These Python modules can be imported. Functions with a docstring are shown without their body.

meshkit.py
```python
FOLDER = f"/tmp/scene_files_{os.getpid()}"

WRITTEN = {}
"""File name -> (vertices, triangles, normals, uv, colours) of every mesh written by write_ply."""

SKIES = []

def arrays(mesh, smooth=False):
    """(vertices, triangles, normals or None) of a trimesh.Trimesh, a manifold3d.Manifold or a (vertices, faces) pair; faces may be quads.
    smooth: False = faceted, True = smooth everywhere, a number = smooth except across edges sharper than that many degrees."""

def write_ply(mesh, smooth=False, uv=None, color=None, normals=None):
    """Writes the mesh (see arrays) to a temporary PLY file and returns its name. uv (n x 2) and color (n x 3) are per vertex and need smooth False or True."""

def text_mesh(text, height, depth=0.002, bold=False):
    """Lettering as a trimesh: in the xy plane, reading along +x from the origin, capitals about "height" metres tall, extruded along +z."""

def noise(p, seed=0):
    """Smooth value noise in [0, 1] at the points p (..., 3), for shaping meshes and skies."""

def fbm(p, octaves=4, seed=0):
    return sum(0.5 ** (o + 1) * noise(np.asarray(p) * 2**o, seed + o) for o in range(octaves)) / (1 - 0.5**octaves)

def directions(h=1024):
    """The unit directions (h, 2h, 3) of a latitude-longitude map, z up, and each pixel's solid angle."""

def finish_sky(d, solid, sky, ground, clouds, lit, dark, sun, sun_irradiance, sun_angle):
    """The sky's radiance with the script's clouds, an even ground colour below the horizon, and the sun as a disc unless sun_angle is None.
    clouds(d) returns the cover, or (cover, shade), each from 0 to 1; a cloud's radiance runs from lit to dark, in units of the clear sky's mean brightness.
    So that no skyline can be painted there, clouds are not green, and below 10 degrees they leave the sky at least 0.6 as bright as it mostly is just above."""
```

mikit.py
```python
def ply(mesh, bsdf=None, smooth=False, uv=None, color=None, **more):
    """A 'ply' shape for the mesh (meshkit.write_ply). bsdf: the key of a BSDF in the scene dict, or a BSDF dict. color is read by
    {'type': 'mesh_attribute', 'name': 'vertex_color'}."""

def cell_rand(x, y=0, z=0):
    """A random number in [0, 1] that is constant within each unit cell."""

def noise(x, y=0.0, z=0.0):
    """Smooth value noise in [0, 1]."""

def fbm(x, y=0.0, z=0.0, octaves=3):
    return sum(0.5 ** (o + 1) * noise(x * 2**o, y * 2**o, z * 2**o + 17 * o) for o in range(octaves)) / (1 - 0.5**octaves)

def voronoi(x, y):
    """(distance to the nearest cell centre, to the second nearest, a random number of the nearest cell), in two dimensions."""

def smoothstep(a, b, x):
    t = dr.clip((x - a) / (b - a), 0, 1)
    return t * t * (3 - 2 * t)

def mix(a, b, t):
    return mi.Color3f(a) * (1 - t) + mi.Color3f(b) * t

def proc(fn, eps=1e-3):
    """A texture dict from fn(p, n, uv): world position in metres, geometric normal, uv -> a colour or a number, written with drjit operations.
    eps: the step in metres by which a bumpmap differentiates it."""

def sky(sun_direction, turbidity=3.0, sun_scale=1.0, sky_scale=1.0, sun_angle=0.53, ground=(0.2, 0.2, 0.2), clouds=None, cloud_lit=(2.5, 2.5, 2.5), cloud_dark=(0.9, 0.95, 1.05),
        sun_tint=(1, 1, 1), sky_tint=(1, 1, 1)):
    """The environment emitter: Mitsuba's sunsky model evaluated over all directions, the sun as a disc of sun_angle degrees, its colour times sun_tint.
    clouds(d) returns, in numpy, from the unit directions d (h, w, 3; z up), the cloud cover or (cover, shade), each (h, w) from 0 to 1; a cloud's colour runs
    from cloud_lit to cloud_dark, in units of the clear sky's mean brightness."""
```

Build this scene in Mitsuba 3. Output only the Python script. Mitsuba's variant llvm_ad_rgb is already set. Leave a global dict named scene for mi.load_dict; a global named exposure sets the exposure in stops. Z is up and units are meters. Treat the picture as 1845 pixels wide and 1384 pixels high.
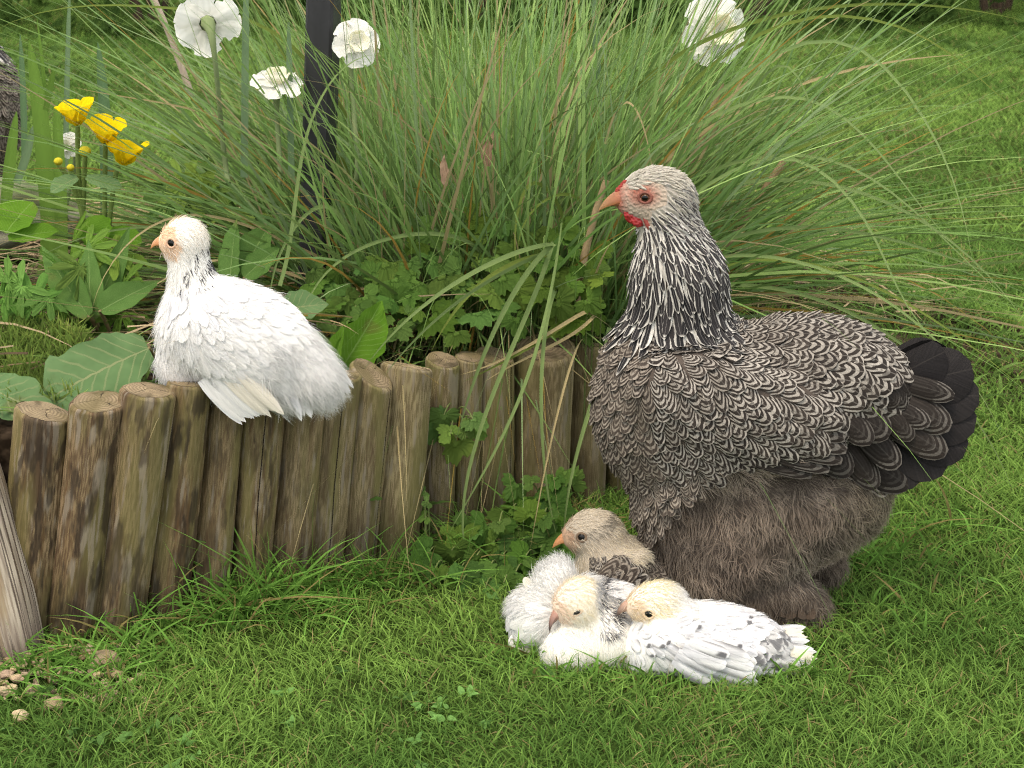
import math, numpy as np, trimesh, mitsuba as mi, drjit as dr, mikit, meshkit
from scipy.spatial import cKDTree
from shapely.geometry import Polygon, LineString, Point
import shapely
T = mi.ScalarTransform4f
scene, labels = {}, {}

# ------------------------------------------------------------------ camera, sky, exposure
PITCH, FOV, CAM_H = math.radians(18.5), 32.0, 1.0
scene['camera'] = {'type': 'thinlens', 'fov': FOV, 'fov_axis': 'x', 'aperture_radius': 0.0022, 'focus_distance': 2.2,
                   'near_clip': 0.05, 'far_clip': 200.0,
                   'to_world': T().look_at(origin=[0, 0, CAM_H], target=[0, math.cos(PITCH), CAM_H - math.sin(PITCH)], up=[0, 0, 1])}
scene['sky_light'] = mikit.sky([-0.25, -0.35, 0.9], turbidity=4, sun_scale=0.30, sun_angle=22, clouds=lambda d: 1.0,
                               cloud_lit=(2.5, 2.5, 2.5), ground=(0.10, 0.14, 0.05))
exposure = 2.65

# ------------------------------------------------------------------ helpers: where things stand
CX, CY, F = 922.5, 692.0, 922.5 / math.tan(math.radians(FOV / 2))
FWD, UP = np.array([0, math.cos(PITCH), -math.sin(PITCH)]), np.array([0, math.sin(PITCH), math.cos(PITCH)])
EYE = np.array([0, 0, CAM_H])
def ray(px, py):
    px, py = np.broadcast_arrays(np.asarray(px, float), np.asarray(py, float))
    return FWD * F + np.array([1.0, 0, 0]) * (px[..., None] - CX) - UP * (py[..., None] - CY)
def at(px, py, Y):                      # the point seen there at the distance Y
    d = ray(px, py)
    return EYE + d * (np.asarray(Y, float) / d[..., 1])[..., None]
def on(px, py, z=0.0):                  # the point seen there on a level plane
    d = ray(px, py)
    return EYE + d * ((z - CAM_H) / d[..., 2])[..., None]
def pix(p):
    q = np.asarray(p, float) - EYE
    w = q @ FWD
    return np.stack([CX + F * q[..., 0] / w, CY - F * (q @ UP) / w], -1)
def nrm(v):
    v = np.asarray(v, float)
    return v / np.maximum(np.linalg.norm(v, axis=-1, keepdims=True), 1e-12)
def numbered(key):
    if key not in scene and key not in labels and key not in USED:
        USED.add(key); return key
    n = 1
    while f'{key}_{n:03d}' in USED or f'{key}_{n:03d}' in scene:
        n += 1
    USED.add(f'{key}_{n:03d}'); return f'{key}_{n:03d}'
USED = set()
def thing(name, label, cat, group=None, kind=None):
    key = numbered(name)
    labels[key] = {'label': label, 'category': cat}
    if group: labels[key]['group'] = group
    if kind: labels[key]['kind'] = kind
    return key
def put(key, mesh, bsdf, smooth=True, uv=None, color=None, **kw):
    scene[key] = mikit.ply(mesh, bsdf, smooth, uv, color, **kw); return key
def part(parent, name, mesh, bsdf, smooth=True, uv=None, color=None, label=None, kind=None):
    key = numbered(parent + '__' + name)
    put(key, mesh, bsdf, smooth, uv, color)
    if label or kind:
        labels[key] = {}
        if label: labels[key]['label'] = label
        if kind: labels[key]['kind'] = kind
    return key
def structure(name, mesh, bsdf, label, smooth=True, uv=None, color=None, kind='structure'):
    put(name, mesh, bsdf, smooth, uv, color); USED.add(name)
    labels[name] = {'label': label, 'category': name.replace('_', ' '), 'kind': kind}
def join(ms):                           # (V, F, C) triples to one
    V, Fc, C, n = [], [], [], 0
    for m in ms:
        V.append(m[0]); Fc.append(np.asarray(m[1]) + n); n += len(m[0])
        if len(m) > 2: C.append(m[2])
    return np.vstack(V), np.vstack(Fc), (np.vstack(C) if C else None)

# ------------------------------------------------------------------ helpers: ribbons, tubes, leaves
def ribbons(P, D, L, W, bend, side=None, seg=4, c0=(1, 1, 1), c1=None, rng=None, leafy=False, fold=0.0):
    """n tapering blades from P along D, each bent by L * bend * t^2. Returns (V, F, C)."""
    n = len(P); L = np.broadcast_to(L, n); W = np.broadcast_to(W, n)
    D = nrm(D); bend = np.broadcast_to(bend, (n, 3))
    if side is None:
        side = nrm(np.cross(D, rng.normal(size=(n, 3))))
    t = np.linspace(0, 1, seg + 1)
    ctr = P[:, None] + D[:, None] * (L[:, None] * t)[..., None] + bend[:, None] * (L[:, None] * t * t)[..., None]
    prof = (np.clip(0.55 + 2.2 * t, 0, 1) * (1 - t ** 2.2)) if leafy else (1 - t ** 1.6)
    wd = W[:, None] * prof * 0.5
    a, b = ctr + side[:, None] * wd[..., None], ctr - side[:, None] * wd[..., None]
    V = np.concatenate([a[:, :seg], b[:, :seg], ctr[:, seg:]], 1)          # n, 2seg+1, 3
    f = []
    for k in range(seg - 1):
        f += [[k, k + 1, seg + k + 1], [k, seg + k + 1, seg + k]]
    f.append([seg - 1, 2 * seg, 2 * seg - 1])
    m = 2 * seg + 1
    Fc = (np.array(f)[None] + (np.arange(n) * m)[:, None, None]).reshape(-1, 3)
    c0 = np.broadcast_to(c0, (n, 3)); c1 = c0 if c1 is None else np.broadcast_to(c1, (n, 3))
    tt = np.concatenate([t[:seg], t[:seg], [1.0]])
    C = c0[:, None] * (1 - tt)[None, :, None] + c1[:, None] * tt[None, :, None]
    return V.reshape(-1, 3), Fc, C.reshape(-1, 3)
def spline(pts, n=14):
    pts = np.asarray(pts, float)
    if len(pts) == 2:
        return pts[0] + (pts[1] - pts[0]) * np.linspace(0, 1, n)[:, None]
    from scipy.interpolate import CubicSpline
    s = np.r_[0, np.cumsum(np.linalg.norm(np.diff(pts, axis=0), axis=1))]
    return CubicSpline(s, pts)(np.linspace(0, s[-1], n))
def strap(ctr, W, side, prof=None, camber=0.15):
    """One blade along a centre line: three verts across, keeled."""
    n = len(ctr); t = np.linspace(0, 1, n)
    w = (W * (1 - t ** 2.5) if prof is None else W * prof(t)) * 0.5 + 1e-5
    side = nrm(np.broadcast_to(side, ctr.shape)); tan = nrm(np.gradient(ctr, axis=0))
    up = nrm(np.cross(side, tan))
    V = np.concatenate([ctr + side * w[:, None], ctr - up * (w * 2 * camber)[:, None], ctr - side * w[:, None]])
    f = []
    for k in range(n - 1):
        for a in (0, n):
            f += [[a + k, a + k + 1, a + n + k + 1], [a + k, a + n + k + 1, a + n + k]]
    uv = np.stack([np.repeat([0.0, 0.5, 1.0], n), np.tile(t, 3)], 1)
    return V, np.array(f), uv
def tube(ctr, R, sides=6, cap=True):
    ctr = np.asarray(ctr, float); n = len(ctr); R = np.broadcast_to(R, n)
    tan = nrm(np.gradient(ctr, axis=0))
    ref = np.array([0.31, 0.95, 0.05]) if abs(tan[0][1]) < 0.9 else np.array([1.0, 0, 0])
    a = nrm(np.cross(tan, ref)); b = np.cross(tan, a)
    th = np.arange(sides) * 2 * np.pi / sides
    V = (ctr[:, None] + (a[:, None] * np.cos(th)[None, :, None] + b[:, None] * np.sin(th)[None, :, None]) * R[:, None, None]).reshape(-1, 3)
    i = np.arange(n - 1)[:, None] * sides; j = np.arange(sides)[None]; k = (j + 1) % sides
    Fc = np.stack([np.stack([i + j, i + k, i + sides + k], -1), np.stack([i + j, i + sides + k, i + sides + j], -1)], 2).reshape(-1, 3)
    if cap:
        V = np.vstack([V, ctr[:1], ctr[-1:]]); e = n * sides
        Fc = np.vstack([Fc, np.stack([np.full(sides, e), k[0], j[0]], 1), np.stack([np.full(sides, e + 1), (n - 1) * sides + j[0], (n - 1) * sides + k[0]], 1)])
    return V, Fc
def frame(nor, axis):                    # columns: across, along, normal
    nor = nrm(nor); a = nrm(axis - nor * np.dot(axis, nor))
    return np.stack([np.cross(a, nor), a, nor], 1)
def broad_leaf(L, W, rng, nu=9, nv=14, wav=0.06, droop=0.2, fold=0.25, tip=0.6, peak=0.4, teeth=0.0):
    """Ovate leaf in its own frame: x across, y along, z up."""
    v = np.linspace(0, 1, nv); u = np.linspace(-1, 1, nu)
    pr = np.where(v < peak, np.sqrt(np.clip(1 - ((v - peak) / (peak + .03)) ** 2, 0, 1)), np.clip(1 - np.clip((v - peak) / (1 - peak), 0, 1) ** (1 / abs(tip)), 0, 1))
    if tip < 0: pr = np.where(v < peak, pr, np.sqrt(np.clip(1 - ((v - peak) / (1 - peak)) ** 2, 0, 1)))
    uu, vv = np.meshgrid(u, v)
    ph = rng.uniform(0, 6, 4)
    edge = 1 + .10 * np.abs(uu) * np.sin(vv * 5 + ph[3] + 2.0 * (uu > 0)) + np.abs(uu) ** 3 * (wav * 1.3 * np.sin(vv * 23 + ph[0]) + wav * np.sin(vv * 11 + ph[1] + uu) + teeth * rng.uniform(-1, 1, uu.shape))
    x = uu * pr[:, None] * W / 2 * edge
    z = np.abs(uu) * pr[:, None] * W / 2 * fold - droop * L * vv ** 2 + wav * 0.5 * W * np.abs(uu) ** 2 * np.sin(vv * 14 + ph[2] + 2 * np.sign(uu)) \
        + (0.012 if tip > 0 else 0) * W * np.sin((vv * 1.0 - np.abs(uu) * 0.25) * 50) * pr[:, None]
    V = np.stack([x, vv * L, z], -1).reshape(-1, 3)
    i = (np.arange(nv - 1)[:, None] * nu + np.arange(nu - 1)[None]).ravel()
    Fc = np.vstack([np.stack([i, i + 1, i + nu + 1], 1), np.stack([i, i + nu + 1, i + nu], 1)])
    return V, Fc, np.stack([(uu.ravel() + 1) / 2, vv.ravel()], 1)
def lobed_leaf(R, rng, lobes=3, cut=0.45, sub=0.16, spread=2.5, n=54, cup=0.12, narrow=1.0):
    """Palmate leaf, stalk at the origin, middle lobe along +y."""
    th = np.linspace(-spread, spread, n)
    x = th / spread * lobes                                            # -lobes .. lobes
    ph = (x + lobes) / 2 % 1.0
    lob = np.sin(np.pi * np.clip(ph, 0, 1)) ** (0.45 / narrow if narrow <= 1 else 0.6 * narrow)
    mid = 1 - 0.22 * (np.abs(th) / spread) ** 1.5
    r = R * mid * (1 - cut + cut * lob) * (1 + sub * np.abs(np.sin(x * np.pi * 2.0 + .4)) * lob) * (1 + 0.05 * rng.normal(size=n))
    ring = np.stack([np.sin(th) * r, np.cos(th) * r, np.zeros(n)], 1)
    zz = cup * np.linalg.norm(ring, axis=1) * (2 * lob - 1) * 0.6 - 0.25 * np.linalg.norm(ring, axis=1) ** 2 / R + rng.normal(size=n) * 0.03 * R
    ring[:, 2] = zz
    inner = ring * np.array([.5, .5, .35])
    V = np.vstack([[[0, 0, 0]], inner, ring])
    i = np.arange(n - 1)
    Fc = np.vstack([np.stack([0 * i, i + 1, i + 2], 1)[:, [0, 2, 1]], np.stack([1 + i, 2 + i, n + 2 + i], 1)[:, [0, 2, 1]], np.stack([1 + i, n + 2 + i, n + 1 + i], 1)[:, [0, 2, 1]]])
    uv = np.stack([np.r_[.5, np.repeat(0.5, n), np.ones(n)], np.r_[0, lob * .5, lob]], 1)
    return V, Fc, uv

# ------------------------------------------------------------------ materials
N_, fbm_, ss_, mix_ = mikit.noise, mikit.fbm, mikit.smoothstep, mikit.mix
VC = {'type': 'mesh_attribute', 'name': 'vertex_color'}
def two(b): return {'type': 'twosided', 'bsdf': b}
scene['blade_green'] = {'type': 'principledthin', 'base_color': VC, 'roughness': 0.42, 'diff_trans': 0.75, 'eta': 1.4}
scene['down_soft'] = {'type': 'principledthin', 'base_color': VC, 'roughness': 0.9, 'diff_trans': 0.9, 'eta': 1.2}
scene['tinted_matte'] = two({'type': 'principled', 'base_color': VC, 'roughness': 0.85, 'specular': 0.25})
scene['tinted_gloss'] = two({'type': 'principled', 'base_color': VC, 'roughness': 0.35, 'specular': 0.5})
scene['petal_thin'] = {'type': 'principledthin', 'base_color': VC, 'roughness': 0.6, 'diff_trans': .7, 'eta': 1.35}
def soil_fn(p, n, uv):
    a = fbm_(p.x * 60, p.y * 60, p.z * 60, 4); b = fbm_(p.x * 7, p.y * 7, 3.0, 2)
    return mix_(mix_((.018, .013, .009), (.075, .055, .038), ss_(.35, .7, a)), (.035, .04, .018), ss_(.5, .7, b) * .6)
scene['soil'] = two({'type': 'diffuse', 'reflectance': mikit.proc(soil_fn)})
def turf_fn(p, n, uv):
    a = fbm_(p.x * 40, p.y * 40, 0., 3); b = fbm_(p.x * 2.2, p.y * 2.2, 5., 2)
    return mix_(mix_((.018, .030, .008), (.045, .075, .016), a), (.06, .06, .022), ss_(.55, .8, b) * .6)
scene['turf'] = two({'type': 'diffuse', 'reflectance': mikit.proc(turf_fn)})
def wood_fn(p, n, uv):
    k = dr.floor(uv.x + 1e-4); a = (uv.x - k) * 22.0; v = uv.y                    # a: round the log, v: metres up
    g = fbm_(a * 2.0, v * 16.0, k * 7.3, 3)
    fine = fbm_(a * 8.0, v * 80.0, k * 3.1, 4)
    blot = fbm_(a * .8, v * 20.0, k * 5.7, 4)
    alg = fbm_(a * .45 + 9., v * 7.0, k * 2.9, 3)
    age = dr.clip(1.15 - (k + 1.) / 9.5 + .35 * (mikit.cell_rand(k, 3., 1.) - .5), .08, 1.)
    c = mix_(mix_((.165, .130, .066), (.095, .062, .034), age), mix_((.30, .25, .14), (.235, .168, .095), age), ss_(.3, .72, fine))
    c = mix_(c, (.060, .036, .020), ss_(.46, .68, blot) * (.35 + .6 * age))
    c = mix_(c, (.125, .068, .028), ss_(.52, .75, g) * .5 * age)
    c = mix_(c, (.150, .138, .048), ss_(.40, .68, alg) * (.75 - .25 * age))
    c = mix_(c, (.27, .235, .185), ss_(.54, .72, fbm_(a * 1.5 + 31., v * 22.0, k * 4.1, 4)) * .6)
    c = mix_(c, (.028, .020, .014), ss_(.50, .66, fbm_(a * .9 + 5., v * 24.0 + 3., k * 6.1, 4)) * .8 * age)
    cr = dr.abs(a - 22. * (.28 + .5 * mikit.cell_rand(k, 9., 2.)) - .35 * N_(v * 14., k, 0.) + .15)
    c = mix_(c, (.018, .012, .008), (1 - ss_(.03, .12, cr)) * ss_(.3, .5, mikit.cell_rand(k, 5., 5.)))
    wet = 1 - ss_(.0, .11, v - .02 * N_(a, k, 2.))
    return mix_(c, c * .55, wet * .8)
def wood_h(p, n, uv):
    k = dr.floor(uv.x + 1e-4); a = (uv.x - k) * 22.0
    cr = dr.abs(a - 22. * (.28 + .5 * mikit.cell_rand(k, 9., 2.)) - .35 * N_(uv.y * 14., k, 0.) + .15)
    return .0016 * fbm_(a * 7.0, uv.y * 16.0, k * 3.1, 3) - .0015 * (1 - ss_(.02, .14, cr)) * ss_(.3, .5, mikit.cell_rand(k, 5., 5.))
scene['log_wood'] = two({'type': 'bumpmap', 'arbitrary': mikit.proc(wood_h, .0006), 'scale': 1.0,
                         'bsdf': {'type': 'principled', 'base_color': mikit.proc(wood_fn), 'roughness': 0.8, 'specular': 0.25}})
def end_fn(p, n, uv):
    k = dr.floor(uv.x + 1e-4); r = uv.y; th = (uv.x - k)
    rings = dr.sin((r + .05 * fbm_(dr.cos(th * 6.283) * 2., dr.sin(th * 6.283) * 2., k, 2)) * 44.0)
    c = mix_((.165, .125, .078), (.285, .225, .14), (.5 + .5 * rings) * fbm_(p.x * 90, p.y * 90, p.z * 90, 2) * 1.6)
    c = mix_(c, (.05, .04, .024), ss_(.5, .75, fbm_(p.x * 60, p.y * 60, p.z * 60, 3)) * .8)
    c = mix_(c, (.10, .085, .03), ss_(.5, .7, fbm_(p.x * 25, p.y * 25, 4., 2)) * .5)
    crack = dr.abs(dr.sin(th * 3.1416 * 3. + k * 2.3 + .2 * N_(r * 6., k, 0.)))
    return mix_(c, (.016, .011, .008), (1 - ss_(.03, .10, crack)) * (1 - ss_(.5, 1., r)) * .9)
scene['log_end'] = two({'type': 'principled', 'base_color': mikit.proc(end_fn), 'roughness': 0.85, 'specular': 0.2})
def grey_wood_fn(p, n, uv):
    a = uv.x * 24.0; v = uv.y
    f = fbm_(a * 1.6, v * 16.0, 1., 4)
    c = mix_((.24, .195, .155), (.46, .40, .32), ss_(.25, .75, f))
    c = mix_(c, (.24, .17, .085), ss_(.5, .7, fbm_(a * .8, v * 6., 4., 3)) * .6)
    c = mix_(c, (.085, .055, .05), (1 - ss_(.0, .12, v)) * .85)
    return mix_(c, (.05, .035, .028), ss_(.62, .75, fbm_(a * 1.6, v * 3., 8., 3)) * .8)
scene['grey_wood'] = two({'type': 'bumpmap', 'arbitrary': mikit.proc(lambda p, n, uv: .0012 * fbm_(uv.x * 34., uv.y * 26., 2., 4), .0006), 'scale': 1.0,
                          'bsdf': {'type': 'principled', 'base_color': mikit.proc(grey_wood_fn), 'roughness': 0.75, 'specular': 0.3}})
scene['dark_post'] = two({'type': 'principled', 'base_color': mikit.proc(lambda p, n, uv: mix_((.010, .010, .013), (.03, .03, .036), fbm_(p.x * 120, p.y * 120, p.z * 6, 3))), 'roughness': 0.45, 'specular': 0.5})
def stone_fn(p, n, uv):
    a = fbm_(p.x * 30, p.y * 30, p.z * 30, 4)
    return mix_(mix_((.13, .13, .10), (.27, .26, .20), a), (.12, .15, .07), ss_(.5, .7, fbm_(p.x * 9, p.y * 9, p.z * 9, 2)) * .7)
scene['pale_stone'] = two({'type': 'diffuse', 'reflectance': mikit.proc(stone_fn)})
def leaf_fn(lo, hi, vein, rate, wid, slant=.25):
    def fn(p, n, uv):
        u = dr.abs(uv.x - .5) * 2.
        q = (uv.y - u * slant + .035 * N_(u * 4., uv.y * 9., p.x * 3.)) * rate
        fr = dr.abs(q - dr.floor(q) - .5)
        ve = dr.maximum((1 - ss_(.04, .12, .5 - fr)) * .55 * (1 - ss_(.75, 1., u)), 1 - ss_(wid * .6, wid, u))
        c = mix_(lo, hi, fbm_(p.x * 45, p.y * 45, p.z * 45, 3))
        c = mix_(c, (.16, .13, .05), ss_(.66, .8, fbm_(p.x * 26 + 7, p.y * 26, p.z * 26, 3)) * .45)
        return mix_(c, vein, ve)
    return fn
def leaf_bsdf(fn, rough=.4, trans=.6):
    return {'type': 'principledthin', 'base_color': mikit.proc(fn), 'roughness': rough, 'diff_trans': trans, 'eta': 1.4}
scene['dock_leaf'] = leaf_bsdf(leaf_fn((.080, .150, .060), (.155, .250, .110), (.23, .26, .13), 8., .035), .5, .35)
scene['bright_leaf'] = leaf_bsdf(leaf_fn((.085, .20, .018), (.16, .32, .035), (.2, .33, .08), 14., .04), .4, .8)
scene['ribbed_leaf'] = leaf_bsdf(leaf_fn((.075, .16, .035), (.13, .24, .065), (.22, .32, .12), 18., .03, .9), .4, .6)
# ------------------------------------------------------------------ the log edging of the raised bed
# (top x, top y, base x, base y, width) of each log as it stands in the photograph
LOGS = [(72, 752, 36, 1148, 102), (172, 733, 122, 1146, 98), (262, 712, 204, 1140, 94), (337, 696, 290, 1118, 80),
        (404, 702, 368, 1100, 76), (474, 702, 444, 1082, 76), (548, 698, 514, 1064, 78), (612, 684, 576, 1044, 72), (668, 680, 636, 1028, 74),
        (732, 668, 704, 1012, 92), (797, 654, 784, 972, 62), (845, 648, 836, 956, 52), (890, 648, 886, 948, 74), (983, 636, 968, 934, 110),
        (1062, 626, 1054, 905, 74), (1130, 622, 1122, 890, 74), (1200, 616, 1194, 872, 74), (1270, 606, 1264, 850, 74)]
lrng = np.random.default_rng(5)
edging = thing('log_edging', 'row of upright weathered round timber logs edging the raised bed', 'log edging')
FENCE = []
def log_mesh(base, top, R, k, rng, tilt, sides=30, rows=16):
    ax = top - base; H = np.linalg.norm(ax); ax = ax / H
    a = nrm(np.cross(ax, [0, 1, 0.0])); b = np.cross(ax, a)
    th = np.linspace(0, 2 * np.pi, sides + 1); t = np.r_[np.linspace(-.12, 1, rows)]
    V = []
    zs = list(t * H); ra = [R * (1 + .03 * np.sin(z * 14 + k * 2.1)) for z in zs]
    zs[-1] = H - R * .13; zs.append(H - R * .03); ra.append(R * .945); zs.append(H); ra.append(R * .87)
    for z, r in zip(zs, ra):
        w = 1 + .035 * np.sin(2 * th + k) + .02 * np.sin(5 * th + 3 * k + z * 6) + .012 * np.sin(9 * th - z * 20)
        slope = (tilt[0] * np.cos(th) + tilt[1] * np.sin(th)) * R * (1.0 if z > H - R * .3 else 0.0)
        V.append(base + ax * z + (a * np.cos(th)[:, None] + b * np.sin(th)[:, None]) * (r * w)[:, None] + ax * slope[:, None] + (rng.normal(size=(sides + 1, 3)) * R * .012 if z > H - R * .2 else 0)); V[-1][-1] = V[-1][0]
    n = len(zs); V = np.array(V); m = sides + 1
    i = (np.arange(n - 1)[:, None] * m + np.arange(sides)[None]).ravel()
    Fc = np.vstack([np.stack([i, i + 1, i + m + 1], 1), np.stack([i, i + m + 1, i + m], 1)])
    uv = np.stack([k + .01 + .97 * np.tile(th / (2 * np.pi), n), np.repeat(np.array(zs), m)], 1)
    # the sawn end: rings drawn in towards a slightly raised middle
    E, EU = [], []
    for s in (1.0, .7, .4, .004):
        E.append(V[-1] * s + (base + ax * H) * (1 - s) + ax * (R * .05 * (1 - s ** 2)) + ax * .0004 + rng.normal(size=(m, 3)) * R * .008 * (s < .99))
        E[-1][-1] = E[-1][0]
        EU.append(np.stack([k + .01 + .97 * th / (2 * np.pi), np.full(m, s)], 1))
    E = np.vstack(E); j = (np.arange(3)[:, None] * m + np.arange(sides)[None]).ravel()
    EF = np.vstack([np.stack([j, j + 1, j + m + 1], 1), np.stack([j, j + m + 1, j + m], 1)])
    return (V.reshape(-1, 3), Fc, uv), (E, EF, np.vstack(EU))
LOG_AX = []
for k, (tx, ty, bx, by, w) in enumerate(LOGS):
    base = on(bx, by); d = ray(bx, by)
    depth = (base - EYE) @ FWD
    R = w / 2 * depth / F
    top = at(tx, ty, base[1] + R * .2 + lrng.uniform(-.006, .012)); base = base + [0, R * .9, 0]; top = top + [0, R * .6, 0]
    (V, Fc, uv), (E, EF, EU) = log_mesh(base, top, R, k, lrng, lrng.uniform(-.22, .22, 2) if k not in (8, 1) else ((.45, -.2) if k == 8 else (-.1, -.1)))
    lg = part(edging, 'log', (V, Fc), 'log_wood', uv=uv)
    part(lg, 'sawn_end', (E, EF), 'log_end', smooth=True, uv=EU)
    FENCE.append(base[:2]); LOG_AX.append((base, top, R))
FENCE = np.array(FENCE)
# the pale driftwood-like log leaning against the row's end
pl = spline([on(34, 1170) + [0, .0, -.03], at(-42, 905, 2.0), at(-75, 790, 2.01)], 16)
th = np.linspace(0, 2 * np.pi, 25)
V, Fc = tube(pl, np.interp(np.linspace(0, 1, 16), [0, .3, .8, 1], [.034, .038, .038, .036]), 24)
ang = np.tile(np.arange(24) / 24, 16); V[:24 * 16] += nrm(V[:24 * 16] - np.repeat(pl, 24, 0)) * (.0022 * np.sin(ang * 6.283 * 3 + 1) + .0012 * np.sin(ang * 6.283 * 7))[:, None]
lean = thing('leaning_log', 'pale grey bleached log leaning against the left end of the log edging', 'log')
put(lean, (V, Fc), 'grey_wood', uv=np.vstack([np.stack([np.abs(ang - .5) * 2, np.repeat(np.linspace(0, .4, 16), 24)], 1), [[0, 0], [0, .4]]]))

# ------------------------------------------------------------------ ground: lawn sheet, raised bed of soil
BACK = np.array([[1.15, 3.05], [1.05, 3.35], [.5, 3.55], [-.4, 3.6], [-1.6, 3.5], [-2.4, 3.3], [-2.4, 2.0], [-1.2, 1.95]])
bed_poly = Polygon(np.vstack([FENCE, BACK]))
front_line, back_line = LineString(np.vstack([[-2.4, 2.02], [-1.2, 1.98], FENCE])), LineString(np.vstack([FENCE[-1:], BACK[:6]]))
def bed_z(x, y):
    x, y = np.asarray(x, float), np.asarray(y, float)
    pts = shapely.points(x, y)
    inside = shapely.contains(bed_poly, pts)
    df, db = shapely.distance(pts, front_line), shapely.distance(pts, back_line)
    top = .235 - .03 * np.clip((x + .2) / 1.0, -.3, 1) + .05 * meshkit.noise(np.stack([x * 5, y * 5, 0 * x], -1)) * np.clip(df / .2, 0, 1)
    k = lambda t: np.clip(t, 0, 1) ** 2 * (3 - 2 * np.clip(t, 0, 1))
    return np.where(inside, top * k(df / .03) * k(db / .55), -.03)
gx, gy = np.meshgrid(np.linspace(-2.4, 1.3, 186), np.linspace(1.9, 3.7, 91))
gz = bed_z(gx, gy)
V = np.stack([gx, gy, gz], -1).reshape(-1, 3); i = (np.arange(90)[:, None] * 186 + np.arange(185)[None]).ravel()
Fc = np.vstack([np.stack([i, i + 1, i + 187], 1), np.stack([i, i + 187, i + 186], 1)])
structure('flower_bed_soil', (V, Fc), 'soil', 'dark soil of the raised flower bed behind the logs')
xs = np.concatenate([np.linspace(-25, -3, 12), np.linspace(-2.8, 2.8, 85), np.linspace(3, 25, 12)])
ys = np.concatenate([np.linspace(-12, .8, 8), np.linspace(1, 5, 80), np.linspace(5.2, 40, 24)])
gx, gy = np.meshgrid(xs, ys)
gz = -.006 + .010 * (meshkit.noise(np.stack([gx * 3, gy * 3, 0 * gx], -1)) - .5)
V = np.stack([gx, gy, gz], -1).reshape(-1, 3); nx = len(xs); i = (np.arange(len(ys) - 1)[:, None] * nx + np.arange(nx - 1)[None]).ravel()
Fc = np.vstack([np.stack([i, i + 1, i + nx + 1], 1), np.stack([i, i + nx + 1, i + nx], 1)])
structure('lawn_ground', (V, Fc), 'turf', 'mown lawn ground under the grass')

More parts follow.
